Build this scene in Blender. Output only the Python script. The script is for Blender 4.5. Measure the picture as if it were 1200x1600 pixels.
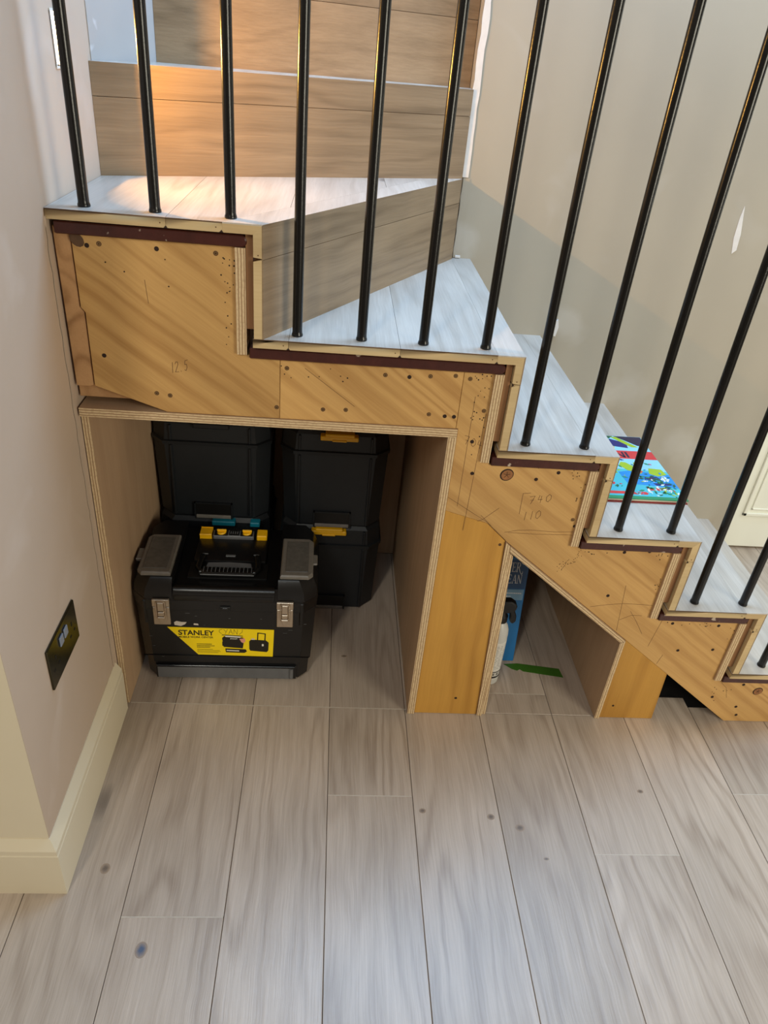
import bpy, bmesh, math, random
from mathutils import Vector, Matrix

random.seed(11)
S = bpy.context.scene
C = S.collection
for o in list(bpy.data.objects):
    bpy.data.objects.remove(o)

# ------------------------------------------------------------------ camera
cam_d = bpy.data.cameras.new('camera')
cam = bpy.data.objects.new('camera', cam_d)
C.objects.link(cam)
cam_d.sensor_fit = 'VERTICAL'
cam_d.sensor_height = 36.0
cam_d.sensor_width = 27.0
cam_d.lens = 1144.84 * 36.0 / 1600.0
cam_d.clip_start = 0.02
_pi, _ro, _ya = 0.56524, 0.10118, 0.09889          # pitch down, roll, yaw
_f = Vector((math.sin(_ya) * math.cos(_pi), math.cos(_ya) * math.cos(_pi), -math.sin(_pi)))
_r = Vector((math.cos(_ya), -math.sin(_ya), 0))
_u = _r.cross(_f)
_R = _r * math.cos(_ro) + _u * math.sin(_ro)
_U = _u * math.cos(_ro) - _r * math.sin(_ro)
cam.matrix_world = Matrix(((_R.x, _U.x, -_f.x, 0.0746), (_R.y, _U.y, -_f.y, -1.2758),
                           (_R.z, _U.z, -_f.z, 1.4098), (0, 0, 0, 1)))
S.camera = cam

# ------------------------------------------------------------------ world, windows, exposure
S.view_settings.view_transform = 'Standard'
S.view_settings.look = 'None'
S.view_settings.gamma = 1.0
S.view_settings.use_curve_mapping = False
S.view_settings.exposure = 0.0
world = bpy.data.worlds.new('world')
S.world = world
world.use_nodes = True
bg = world.node_tree.nodes['Background']
bg.inputs[0].default_value = (1.0, 0.78, 0.58, 1)
bg.inputs[1].default_value = 0.20


def area(name, loc, target, sx, sy, power, color):
    d = bpy.data.lights.new(name, 'AREA')
    d.shape = 'RECTANGLE'
    d.size, d.size_y = sx, sy
    d.energy = power
    d.color = color
    o = bpy.data.objects.new(name, d)
    C.objects.link(o)
    o.location = loc
    o.rotation_euler = (Vector(target) - Vector(loc)).to_track_quat('-Z', 'Y').to_euler()
    return o


# daylight: windows behind to the left and right, a sloping roof light over the stairwell; added fills for near floor and door
area('window_daylight', (-1.05, -3.0, 3.1), (0.0, -0.1, 0.1), 0.30, 0.9, 35, (1.0, 0.95, 0.82))
area('side_window_daylight', (2.3, -2.3, 1.4), (0.6, 0.0, 0.4), 1.0, 1.2, 42, (1.0, 0.95, 0.77))
area('rooflight_daylight', (0.70, 0.39, 2.3), (0.70, -0.33, 1.61), 1.6, 0.84, 53, (0.38, 0.64, 1.0))
area('near_floor_fill', (-0.2, -2.1, 2.9), (-0.1, -0.6, 0.0), 0.8, 0.7, 6, (0.58, 0.80, 1.0))  # unseen cool fill added to brighten the floor near the camera
area('hall_door_fill', (2.5, 0.1, 1.3), (1.6, 0.8, 0.5), 0.5, 0.9, 9, (0.95, 1.0, 0.93))  # unseen fill lamp added to lighten the hall door


# ------------------------------------------------------------------ helpers
def srgb(r, g, b):
    def f(c):
        c /= 255.0
        return c / 12.92 if c <= 0.04045 else ((c + 0.055) / 1.055) ** 2.4
    return (f(r), f(g), f(b), 1.0)


class NT:
    def __init__(self, name):
        self.m = bpy.data.materials.new(name)
        self.m.use_nodes = True
        self.t = self.m.node_tree
        self.b = self.t.nodes['Principled BSDF']

    def n(self, typ, **kw):
        x = self.t.nodes.new(typ)
        for k, v in kw.items():
            setattr(x, k, v)
        return x

    def link(self, a, b):
        self.t.links.new(a, b)

    def put(self, sock, v):
        if isinstance(v, bpy.types.NodeSocket):
            self.link(v, sock)
        else:
            sock.default_value = v

    def math(self, op, a, b=0.0, c=None, clamp=False):
        x = self.n('ShaderNodeMath', operation=op, use_clamp=clamp)
        self.put(x.inputs[0], a)
        self.put(x.inputs[1], b)
        if c is not None:
            self.put(x.inputs[2], c)
        return x.outputs[0]

    def dot(self, v, w):
        x = self.n('ShaderNodeVectorMath', operation='DOT_PRODUCT')
        self.put(x.inputs[0], v)
        x.inputs[1].default_value = w
        return x.outputs['Value']

    def comb(self, a, b, c):
        x = self.n('ShaderNodeCombineXYZ')
        self.put(x.inputs[0], a)
        self.put(x.inputs[1], b)
        self.put(x.inputs[2], c)
        return x.outputs[0]

    def noise(self, vec, scale, detail=2.0, rough=0.5, dist=0.0):
        x = self.n('ShaderNodeTexNoise')
        self.link(vec, x.inputs['Vector'])
        x.inputs['Scale'].default_value = scale
        x.inputs['Detail'].default_value = detail
        x.inputs['Roughness'].default_value = rough
        x.inputs['Distortion'].default_value = dist
        return x.outputs['Fac']

    def mix(self, fac, a, b, mode='MIX'):
        x = self.n('ShaderNodeMix', data_type='RGBA', blend_type=mode)
        self.put(x.inputs[0], fac)
        self.put(x.inputs[6], a)
        self.put(x.inputs[7], b)
        return x.outputs[2]

    def mapr(self, v, a, b, c=0.0, d=1.0):
        x = self.n('ShaderNodeMapRange')
        self.put(x.inputs[0], v)
        x.inputs[1].default_value = a
        x.inputs[2].default_value = b
        x.inputs[3].default_value = c
        x.inputs[4].default_value = d
        return x.outputs[0]

    def bump(self, h, strength, dist=0.002):
        x = self.n('ShaderNodeBump')
        x.inputs['Strength'].default_value = strength
        x.inputs['Distance'].default_value = dist
        self.link(h, x.inputs['Height'])
        self.link(x.outputs[0], self.b.inputs['Normal'])


def paint(name, col, rough=0.5, var=0.06, scale=25.0, bump=0.0, metal=0.0, spec=0.5, patches=None, alpha=1.0):
    t = NT(name)
    tc = t.n('ShaderNodeTexCoord').outputs['Object']
    nz = t.noise(tc, scale, 4, 0.6)
    k = t.mapr(nz, 0.3, 0.7, 1 - var, 1 + var)
    c = t.mix(1.0, col, t.comb(k, k, k), 'MULTIPLY')
    if patches:
        pcol, psc, lo, hi = patches
        pm = t.mapr(t.noise(tc, psc, 3, 0.5, 0.6), lo, hi)
        c = t.mix(pm, c, pcol)
    t.link(c, t.b.inputs['Base Color'])
    t.b.inputs['Roughness'].default_value = rough
    t.b.inputs['Metallic'].default_value = metal
    t.b.inputs['Specular IOR Level'].default_value = spec
    t.b.inputs['Alpha'].default_value = alpha
    if bump:
        t.bump(t.noise(tc, scale * 3, 4, 0.6), bump)
    return t.m


def wood(name, light, dark, along=(0, 1, 0), across=(1, 0, 0), stretch=0.09, ringscale=5.0, rings=9.0,
         ring_amt=0.55, fine_amt=0.45, tone=0.1, rough=0.5, knots=0.0, bump=0.25, blotch=0.12, spec=0.4, knot_col=None):
    t = NT(name)
    al = Vector(along).normalized()
    ac = Vector(across).normalized()
    th = al.cross(ac)
    tc = t.n('ShaderNodeTexCoord').outputs['Object']
    rnd = t.n('ShaderNodeObjectInfo').outputs['Random']
    u = t.math('ADD', t.dot(tc, ac), t.math('MULTIPLY', rnd, 37.0))
    v = t.math('ADD', t.dot(tc, al), t.math('MULTIPLY', rnd, 91.0))
    w = t.math('ADD', t.dot(tc, th), t.math('MULTIPLY', rnd, 13.0))
    warp = t.math('MULTIPLY', t.math('SUBTRACT', t.noise(t.comb(u, v, w), 7, 2), 0.5), 0.014)
    u2 = t.math('ADD', u, warp)
    vs = t.math('MULTIPLY', v, stretch)
    base = t.noise(t.comb(u2, vs, w), ringscale, 1.5, 0.4, 0.2)
    ring = t.math('MULTIPLY_ADD', t.math('SINE', t.math('MULTIPLY', base, rings * 6.2832)), 0.5, 0.5)
    ringl = t.math('POWER', ring, 2.2)
    gmask = t.mapr(t.noise(t.comb(u, t.math('MULTIPLY', v, 0.4), w), 4, 2), 0.35, 0.65, 0.25, 1.0)
    fine = t.noise(t.comb(u2, t.math('MULTIPLY', v, 0.03), w), 260, 4, 0.65)
    fine2 = t.noise(t.comb(u2, t.math('MULTIPLY', v, 0.06), w), 60, 4, 0.65)
    f = t.math('ADD', t.math('MULTIPLY', t.math('MULTIPLY', ringl, ring_amt), gmask),
               t.math('MULTIPLY', t.mapr(t.math('ADD', t.math('MULTIPLY', fine, 0.6), t.math('MULTIPLY', fine2, 0.4)), 0.35, 0.68), fine_amt), clamp=True)
    c = t.mix(f, light, dark)
    bl = t.mapr(t.noise(t.comb(u, t.math('MULTIPLY', v, 0.5), w), 5, 3), 0.3, 0.7, 1 - blotch, 1 + blotch)
    tn = t.math('MULTIPLY', bl, t.mapr(rnd, 0, 1, 1 - tone, 1 + tone))
    c = t.mix(1.0, c, t.comb(tn, tn, tn), 'MULTIPLY')
    if knots:
        vo = t.n('ShaderNodeTexVoronoi')
        t.link(t.comb(u, t.math('MULTIPLY', v, 0.55), 0.0), vo.inputs['Vector'])
        vo.inputs['Scale'].default_value = 5.0
        km = t.mapr(t.math('ADD', vo.outputs['Distance'], t.math('MULTIPLY', t.math('SUBTRACT', fine2, 0.5), 0.06)),
                    knots * 0.35, knots, 1.0, 0.0)
        sc = t.n('ShaderNodeSeparateColor')
        t.link(vo.outputs['Color'], sc.inputs[0])
        sel = t.math('GREATER_THAN', sc.outputs[0], 0.5)
        c = t.mix(t.math('MULTIPLY', t.math('MULTIPLY', km, sel), 0.75), c, knot_col or dark)
    t.link(c, t.b.inputs['Base Color'])
    t.b.inputs['Roughness'].default_value = rough
    t.b.inputs['Specular IOR Level'].default_value = spec
    if bump:
        t.bump(t.math('ADD', t.math('MULTIPLY', f, -1.0), t.math('MULTIPLY', fine, -0.5)), bump, 0.0012)
    return t.m


def ply_edge(name, axis, light, dark, pitch=0.0052):
    t = NT(name)
    tc = t.n('ShaderNodeTexCoord').outputs['Object']
    a = t.dot(tc, axis)
    nz = t.noise(tc, 30, 3)
    ph = t.math('FRACT', t.math('ADD', t.math('DIVIDE', a, pitch), t.math('MULTIPLY', nz, 0.5)))
    m = t.mapr(t.math('ABSOLUTE', t.math('SUBTRACT', ph, 0.5)), 0.10, 0.18, 1.0, 0.0)
    fine = t.mapr(t.noise(tc, 180, 3), 0.45, 0.75, 0.0, 0.4)
    c = t.mix(m, light, dark)
    c = t.mix(fine, c, dark)
    t.link(c, t.b.inputs['Base Color'])
    t.b.inputs['Roughness'].default_value = 0.75
    t.bump(m, 0.3, 0.001)
    return t.m


class MB:
    """collects shapes and links them as one mesh object"""

    def __init__(self):
        self.bm = bmesh.new()
        self.mats = []

    def mi(self, m):
        if m not in self.mats:
            self.mats.append(m)
        return self.mats.index(m)

    def add(self, tmp, m, matfn=None):
        bmesh.ops.recalc_face_normals(tmp, faces=tmp.faces)
        vm = {}
        for v in tmp.verts:
            vm[v] = self.bm.verts.new(v.co)
        for f in tmp.faces:
            try:
                nf = self.bm.faces.new([vm[v] for v in f.verts])
            except ValueError:
                continue
            mm = m
            if matfn:
                mm = matfn(f.normal) or m
            nf.material_index = self.mi(mm)
        tmp.free()
        return self

    def face(self, pts, m):
        f = self.bm.faces.new([self.bm.verts.new(p) for p in pts])
        f.material_index = self.mi(m)
        return self

    def box(self, a, b, m, bevel=0.0, seg=1, matfn=None, xf=None):
        tmp = bmesh.new()
        bmesh.ops.create_cube(tmp, size=1.0)
        for v in tmp.verts:
            v.co = Vector([(a[i] + b[i]) / 2 + v.co[i] * (b[i] - a[i]) for i in range(3)])
        if bevel:
            bmesh.ops.bevel(tmp, geom=list(tmp.edges), offset=bevel, segments=seg, affect='EDGES', profile=0.5)
        if xf:
            tmp.transform(xf)
        return self.add(tmp, m, matfn)

    def loft(self, secs, m, matfn=None, cap=True, xf=None):
        tmp = bmesh.new()
        rows = [[tmp.verts.new(p) for p in s] for s in secs]
        n = len(rows[0])
        for a, b in zip(rows[:-1], rows[1:]):
            for i in range(n):
                tmp.faces.new((a[i], a[(i + 1) % n], b[(i + 1) % n], b[i]))
        if cap:
            tmp.faces.new(rows[0][::-1])
            tmp.faces.new(rows[-1])
        if xf:
            tmp.transform(xf)
        return self.add(tmp, m, matfn)

    def prism(self, pts, axis, a, b, m, matfn=None, bevel=0.0, shift=(0, 0, 0), xf=None):
        def P(p, k):
            return {'x': (k, p[0], p[1]), 'y': (p[0], k, p[1]), 'z': (p[0], p[1], k)}[axis]
        s = Vector(shift)
        tmp = bmesh.new()
        r0 = [tmp.verts.new(P(p, a)) for p in pts]
        r1 = [tmp.verts.new(Vector(P(p, b)) + s) for p in pts]
        n = len(pts)
        for i in range(n):
            tmp.faces.new((r0[i], r0[(i + 1) % n], r1[(i + 1) % n], r1[i]))
        tmp.faces.new(r0[::-1])
        tmp.faces.new(r1)
        bmesh.ops.recalc_face_normals(tmp, faces=tmp.faces)
        if bevel:
            bmesh.ops.bevel(tmp, geom=list(tmp.edges), offset=bevel, segments=1, affect='EDGES', profile=0.5)
        if xf:
            tmp.transform(xf)
        return self.add(tmp, m, matfn)

    def run(self, p0, p1, out, prof, m):
        """profile of (outward, z) points carried along a level line from p0 to p1"""
        o = Vector((out[0], out[1], 0))
        return self.loft([[Vector((q[0], q[1], 0)) + o * a + Vector((0, 0, z)) for a, z in prof] for q in (p0, p1)], m)

    def tube(self, path, r, m, seg=16, xf=None):
        path = [Vector(p) for p in path]
        rs = r if isinstance(r, (list, tuple)) else [r] * len(path)
        secs = []
        ref = Vector((0, 0, 1))
        for i, p in enumerate(path):
            d = (path[min(i + 1, len(path) - 1)] - path[max(i - 1, 0)]).normalized()
            if abs(d.dot(ref)) > 0.95:
                ref = Vector((1, 0, 0)) if abs(d.x) < 0.9 else Vector((0, 1, 0))
            a = d.cross(ref).normalized()
            b = d.cross(a)
            ref = b if abs(d.dot(ref)) > 0.95 else ref
            secs.append([p + (a * math.cos(t) + b * math.sin(t)) * rs[i] for t in [2 * math.pi * k / seg for k in range(seg)]])
        return self.loft(secs, m, xf=xf)

    def lathe(self, prof, c, m, seg=20, xf=None, matfn=None):
        secs = [[Vector((c[0] + r * math.cos(2 * math.pi * k / seg), c[1] + r * math.sin(2 * math.pi * k / seg), c[2] + z))
                 for k in range(seg)] for r, z in prof]
        return self.loft(secs, m, xf=xf, matfn=matfn)

    def disc(self, c, r, nrm, m, seg=10, h=0.0006, ry=None, r2=None):
        """thin raised disc facing along nrm (one of the axes)"""
        c = Vector(c)
        n = Vector(nrm)
        a = n.orthogonal().normalized()
        b = n.cross(a)
        ry = ry or r
        r2 = r if r2 is None else r2
        ring = lambda q, qy, hh: [c + a * (math.cos(t) * q) + b * (math.sin(t) * qy) + n * hh for t in [2 * math.pi * k / seg for k in range(seg)]]
        return self.loft([ring(r, ry, 0), ring(r2, ry * r2 / r, h)], m)

    def ribbon(self, pts, w, m, plane_y, h=0.0003):
        """thin drawn line on an upright face at y = plane_y"""
        for (x0, z0), (x1, z1) in zip(pts[:-1], pts[1:]):
            d = Vector((x1 - x0, z1 - z0))
            if d.length < 1e-6:
                continue
            nrm = Vector((-d.y, d.x)).normalized() * w / 2
            e = d.normalized() * w / 3
            q = [(x0 + nrm.x - e.x, z0 + nrm.y - e.y), (x1 + nrm.x + e.x, z1 + nrm.y + e.y),
                 (x1 - nrm.x + e.x, z1 - nrm.y + e.y), (x0 - nrm.x - e.x, z0 - nrm.y - e.y)]
            self.prism(q, 'y', plane_y - h, plane_y, m)
        return self

    def text(self, s, x0, z0, w, h, y, m, bold=0.0, t=0.0004):
        """lettering on an upright face looking towards -y"""
        cu = bpy.data.curves.new('lettering', 'FONT')
        cu.body = s
        cu.offset = bold
        cu.extrude = 0.02
        ob = bpy.data.objects.new('lettering', cu)
        C.objects.link(ob)
        dg = bpy.context.evaluated_depsgraph_get()
        me = bpy.data.meshes.new_from_object(ob.evaluated_get(dg))
        xs = [v.co.x for v in me.vertices]
        ys = [v.co.y for v in me.vertices]
        zs = [v.co.z for v in me.vertices]
        sx, sy = w / (max(xs) - min(xs)), h / (max(ys) - min(ys))
        tmp = bmesh.new()
        tmp.from_mesh(me)
        for v in tmp.verts:
            v.co = Vector((x0 + (v.co.x - min(xs)) * sx, y - (t if v.co.z > 0 else 0.0), z0 + (v.co.y - min(ys)) * sy))
        bpy.data.objects.remove(ob)
        bpy.data.curves.remove(cu)
        bpy.data.meshes.remove(me)
        return self.add(tmp, m)

    def mesh(self, name):
        me = bpy.data.meshes.new(name)
        self.bm.normal_update()
        for f in self.bm.faces:
            f.smooth = True
        bmesh.ops.remove_doubles(self.bm, verts=self.bm.verts, dist=1e-7)
        for e in self.bm.edges:
            e.smooth = not (len(e.link_faces) == 2 and e.calc_face_angle(0) > 0.42)
        self.bm.to_mesh(me)
        self.bm.free()
        for m in self.mats:
            me.materials.append(m)
        return me

    def build(self, name, parent=None, loc=(0, 0, 0), rot=(0, 0, 0)):
        o = bpy.data.objects.new(name, self.mesh(name))
        C.objects.link(o)
        o.location = loc
        o.rotation_euler = rot
        if parent:
            o.parent = parent
        return o


def tag(o, label=None, cat=None, group=None, kind=None):
    if label:
        o['label'] = label
    if cat:
        o['category'] = cat
    if group:
        o['group'] = group
    if kind:
        o['kind'] = kind
    return o


def thing(name, label, cat, loc=(0, 0, 0), rot=(0, 0, 0), group=None):
    o = bpy.data.objects.new(name, None)
    C.objects.link(o)
    o.empty_display_size = 0.05
    o.location = loc
    o.rotation_euler = rot
    return tag(o, label, cat, group)


def oct_sec(z, hx, y0, y1, c):
    return [Vector(p) for p in ((-hx + c, y0, z), (hx - c, y0, z), (hx, y0 + c, z), (hx, y1 - c, z), (hx - c, y1, z),
                                (-hx + c, y1, z), (-hx, y1 - c, z), (-hx, y0 + c, z))]


def clip(poly, a, b, c):
    """keep the part of a convex polygon where a*x + b*y <= c"""
    out = []
    for i in range(len(poly)):
        p, q = poly[i], poly[(i + 1) % len(poly)]
        dp, dq = a * p[0] + b * p[1] - c, a * q[0] + b * q[1] - c
        if dp <= 0:
            out.append(p)
        if dp * dq < 0:
            t = dp / (dp - dq)
            out.append((p[0] + (q[0] - p[0]) * t, p[1] + (q[1] - p[1]) * t))
    return out


# ------------------------------------------------------------------ materials
OAK_L, OAK_D = srgb(195, 180, 165), srgb(142, 124, 108)
KN = srgb(96, 88, 84)
M_floor = wood('limed_oak_floor', OAK_L, OAK_D, knots=0.16, tone=0.07, rough=0.33, spec=0.6, bump=0.22, ringscale=9, rings=9, stretch=0.11, ring_amt=0.38, fine_amt=0.5, knot_col=KN)
M_tread = wood('limed_oak_tread', srgb(199, 190, 178), srgb(156, 144, 130), knots=0.1, tone=0.04, rough=0.33, spec=0.6, bump=0.2, ringscale=13, rings=6, ring_amt=0.35, fine_amt=0.45, knot_col=KN)
RIS_L, RIS_D = srgb(152, 129, 101), srgb(106, 86, 63)
M_riser_y = wood('oak_riser', RIS_L, RIS_D, along=(0, 1, 0), across=(0, 0, 1), tone=0.04, bump=0.2, rough=0.45, ringscale=14, rings=6, ring_amt=0.4)
M_riser_a = wood('oak_riser_angled', RIS_L, RIS_D, along=(0.52, 0.86, 0), across=(0, 0, 1), tone=0.04, bump=0.2, rough=0.45, ringscale=14, rings=6, ring_amt=0.4)
M_riser_x = wood('oak_riser_winder', RIS_L, RIS_D, along=(0.9, 0.44, 0), across=(0, 0, 1), tone=0.04, bump=0.2, rough=0.45, ring_amt=0.5, ringscale=14, rings=7)
M_veneer_edge = paint('oak_veneer_edge', srgb(108, 84, 60), 0.6, 0.1)
M_pine = wood('pine_core', srgb(206, 182, 138), srgb(176, 146, 102), along=(1, 0, 0.3), across=(0, 0, 1), tone=0.05, ring_amt=0.3, fine_amt=0.4, bump=0.1, rough=0.7)
STR_L, STR_D = srgb(206, 163, 101), srgb(150, 102, 48)
M_string = wood('pine_string', STR_L, STR_D, along=(0.80, 0, -0.60), across=(0.60, 0, 0.80), stretch=0.035, tone=0.03,
                ringscale=12, rings=8, ring_amt=0.42, fine_amt=0.28, rough=0.5, bump=0.1, blotch=0.1)
M_yellow = wood('yellow_pine_board', srgb(196, 146, 66), srgb(142, 92, 30), along=(0.02, 0, 1), across=(1, 0, 0), stretch=0.08, tone=0.03,
                ringscale=8, rings=6, ring_amt=0.5, fine_amt=0.2, rough=0.5, bump=0.1)
M_post = wood('end_grain_post', srgb(194, 150, 104), srgb(140, 98, 58), along=(0, 1, 0), across=(1, 0, 0.25), stretch=0.05, ringscale=9, rings=7,
              ring_amt=0.6, fine_amt=0.2, tone=0.02, rough=0.7)
M_batten = wood('brown_batten', srgb(150, 108, 70), srgb(112, 76, 46), along=(0, 0, 1), across=(1, 0, 0), tone=0.05, rough=0.7)
M_ply_face = wood('plywood_face', srgb(185, 154, 122), srgb(156, 124, 94), along=(0, 0.3, 1), across=(0, 1, 0), tone=0.03, ring_amt=0.25, fine_amt=0.3, rough=0.65, bump=0.08)
PE_L, PE_D = srgb(212, 186, 146), srgb(146, 112, 78)
M_edge_x = ply_edge('plywood_edge_upright', (1, 0, 0), PE_L, PE_D)
M_edge_z = ply_edge('plywood_edge_level', (0, 0, 1), PE_L, PE_D)
M_edge_d = ply_edge('plywood_edge_sloped', (0.62, 0, 0.78), PE_L, PE_D)
M_red = paint('old_red_brown_paint', srgb(66, 28, 22), 0.35, 0.2, 40, 0.3, patches=(srgb(180, 164, 148), 30.0, 0.66, 0.70))
M_black_metal = paint('black_rod_paint', srgb(7, 7, 7), 0.25, 0.2, 60, 0.06)
M_wall_back = paint('beige_plaster', srgb(174, 165, 148), 0.7, 0.02, 6, 0.05, patches=(srgb(184, 178, 166), 4.5, 0.60, 0.80))
def smears(m, spots, col):
    """paler hand-trowelled filler patches at fixed places on the wall"""
    nt = m.node_tree
    bs = [n for n in nt.nodes if n.type == 'BSDF_PRINCIPLED'][0]
    src = bs.inputs['Base Color'].links[0].from_socket
    tc_ = nt.nodes.new('ShaderNodeTexCoord').outputs['Object']
    nz_ = nt.nodes.new('ShaderNodeTexNoise')
    nz_.inputs['Scale'].default_value = 14.0
    nt.links.new(tc_, nz_.inputs['Vector'])
    for (x, z, r) in spots:
        ds = nt.nodes.new('ShaderNodeVectorMath')
        ds.operation = 'DISTANCE'
        nt.links.new(tc_, ds.inputs[0])
        ds.inputs[1].default_value = (x, 0.70, z)
        ad = nt.nodes.new('ShaderNodeMath')
        ad.operation = 'MULTIPLY_ADD'
        nt.links.new(nz_.outputs['Fac'], ad.inputs[0])
        ad.inputs[1].default_value = 0.09
        nt.links.new(ds.outputs['Value'], ad.inputs[2])
        mr = nt.nodes.new('ShaderNodeMapRange')
        nt.links.new(ad.outputs[0], mr.inputs[0])
        mr.inputs[1].default_value = r + 0.045
        mr.inputs[2].default_value = r * 0.4 + 0.045
        mr.inputs[3].default_value = 0.0
        mr.inputs[4].default_value = 0.32
        mx = nt.nodes.new('ShaderNodeMix')
        mx.data_type = 'RGBA'
        nt.links.new(mr.outputs[0], mx.inputs[0])
        nt.links.new(src, mx.inputs[6])
        mx.inputs[7].default_value = col
        src = mx.outputs[2]
    nt.links.new(src, bs.inputs['Base Color'])


smears(M_wall_back, [(0.735, 0.80, 0.06), (0.95, 0.62, 0.07), (0.88, 0.58, 0.05), (1.17, 0.45, 0.07), (1.22, 0.40, 0.08), (0.40, 1.0, 0.05)], srgb(206, 202, 194))
M_wall_left = paint('taupe_plaster', srgb(190, 169, 149), 0.85, 0.02, 7, 0.05, patches=(srgb(200, 182, 166), 5.0, 0.6, 0.8))
M_cream = paint('cream_paint', srgb(220, 208, 182), 0.4, 0.015, 8)
M_white = paint('white_filler', srgb(226, 222, 218), 0.6, 0.05, 40, 0.1)
M_door = paint('door_gloss', srgb(240, 240, 226), 0.35, 0.01, 6)
M_under = paint('dark_subfloor', srgb(30, 27, 25), 0.9, 0.2)
M_pencil = paint('pencil', srgb(110, 78, 48), 0.8, 0.1)
M_scribe = paint('scribe_line', srgb(92, 60, 34), 0.8, 0.1)
M_hole = paint('nail_hole', srgb(44, 26, 16), 0.9, 0.1)
M_screw = paint('steel_screw', srgb(150, 120, 80), 0.4, 0.1, metal=0.8)
M_knot = paint('knot_wood', srgb(146, 96, 54), 0.6, 0.25, 90)

# ------------------------------------------------------------------ levels
RISE = 0.19268
ZT = {i: 1.14718 - (i - 1) * RISE for i in range(-1, 7)}      # tread 1 is the wide winder by the left wall
X = {1: -0.044, 2: 0.430, 3: 0.658, 4: 0.8914, 5: 1.1137, 6: 1.345}
YF, YW = -0.015, 0.70                                          # tread ends, wall behind the flight
XL = -0.390                                                    # face of the left wall
T = 0.0165

# ------------------------------------------------------------------ floor
mb = MB()
mb.box((-3.2, -3.2, -0.05), (2.6, 0.9, -0.0165), M_under)
floor = tag(mb.build('floor'), 'limed oak plank floor running under the stairs', kind='structure')


def plank_mesh(w, l, m=M_floor):
    b = MB()
    b.box((-w / 2, 0, -0.016), (w / 2, l, 0), m, bevel=0.0008)
    return b.mesh('plank')


pcache = {}


def plank(xc, w, y0, y1, parent=floor):
    g = 0.0006
    key = (round(w, 4), round(y1 - y0, 3))
    if key not in pcache:
        pcache[key] = plank_mesh(w - 2 * g, y1 - y0 - 2 * g)
    o = bpy.data.objects.new('plank', pcache[key])
    C.objects.link(o)
    o.parent = parent
    o.location = (xc, y0 + g, 0)
    return o


PX0, PW = -0.0746, 0.19
joints = {-2: [-1.55], -1: [-1.9, -0.513], 0: [-1.25], 1: [-1.7, -0.243], 2: [-1.05], 3: [-1.45], 4: [-1.95, -0.379], 5: [-1.2], 6: [-1.7, -0.2235],
          7: [-0.75], 8: [-1.3], 9: [-0.5], 10: [-1.0], 11: [-1.6]}
for k in range(-8, 13):
    x0 = PX0 + k * PW
    xc = x0 + PW / 2
    ys = [-2.6] + joints.get(k, [-1.0 - (k % 3) * 0.4])
    if k <= -3:
        ends = [-0.44]
    elif k <= 1:
        ends = [0.012, 0.684]
    elif k == 2:
        ends = [0.012, 0.684]
    elif k == 3:
        ends = [0.006, 0.075, 0.684]
    elif k == 4:
        ends = [0.006, 0.69]
    elif k == 5:
        ends = [0.078]
    elif k == 6:
        ends = [0.045]
    else:
        ends = [0.86]
    ys = ys + ends
    for a, b in zip(ys[:-1], ys[1:]):
        plank(xc, PW, a, b)

# pale strips painting the light caught by butt joint bevels, and the larger knots of the boards
M_joint = paint('pale_joint_glint', srgb(196, 186, 172), 0.6, 0.1, 60)
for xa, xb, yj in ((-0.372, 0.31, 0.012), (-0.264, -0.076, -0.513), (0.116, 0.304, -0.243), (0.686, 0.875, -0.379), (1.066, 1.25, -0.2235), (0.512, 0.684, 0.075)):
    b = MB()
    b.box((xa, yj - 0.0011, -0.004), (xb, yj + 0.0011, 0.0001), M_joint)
    b.build('joint_glint', floor)


def knot_mat(name, mid):
    t = NT(name)
    tc = t.n('ShaderNodeTexCoord').outputs['Object']
    ln = t.n('ShaderNodeVectorMath', operation='LENGTH')
    t.link(tc, ln.inputs[0])
    d = t.math('ADD', ln.outputs['Value'], t.math('MULTIPLY', t.math('SUBTRACT', t.noise(tc, 160, 3), 0.5), 0.006))
    rim = srgb(166, 147, 128)
    c = t.mix(t.mapr(d, 0.003, 0.0105), mid, rim)
    t.link(c, t.b.inputs['Base Color'])
    t.b.inputs['Roughness'].default_value = 0.35
    return t.m


M_knotg, M_knotb = knot_mat('grey_floor_knot', srgb(112, 100, 90)), knot_mat('blue_grey_floor_knot', srgb(84, 98, 122))
for kx, ky, kr, sy_, mm in ((-0.2135, -0.572, 1.05, 1.35, M_knotb), (-0.318, -0.418, 0.9, 1.2, M_knotg), (0.325, -0.279, 0.75, 0.8, M_knotg), (0.476, -0.292, 0.8, 0.9, M_knotg),
                            (0.536, -0.318, 1.0, 0.85, M_knotg), (0.578, -0.39, 0.6, 0.6, M_knotg), (0.152, 0.196, 0.8, 0.6, M_knotg), (0.842, -0.22, 0.7, 0.7, M_knotg)):
    b = MB()
    b.disc((0, 0, 0), 0.0105, (0, 0, 1), mm, 20, 0.0002, r2=0.0102)
    o = b.build('knot', floor, (kx, ky, 0.0))
    o.scale = (kr, kr * sy_, 1)

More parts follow.
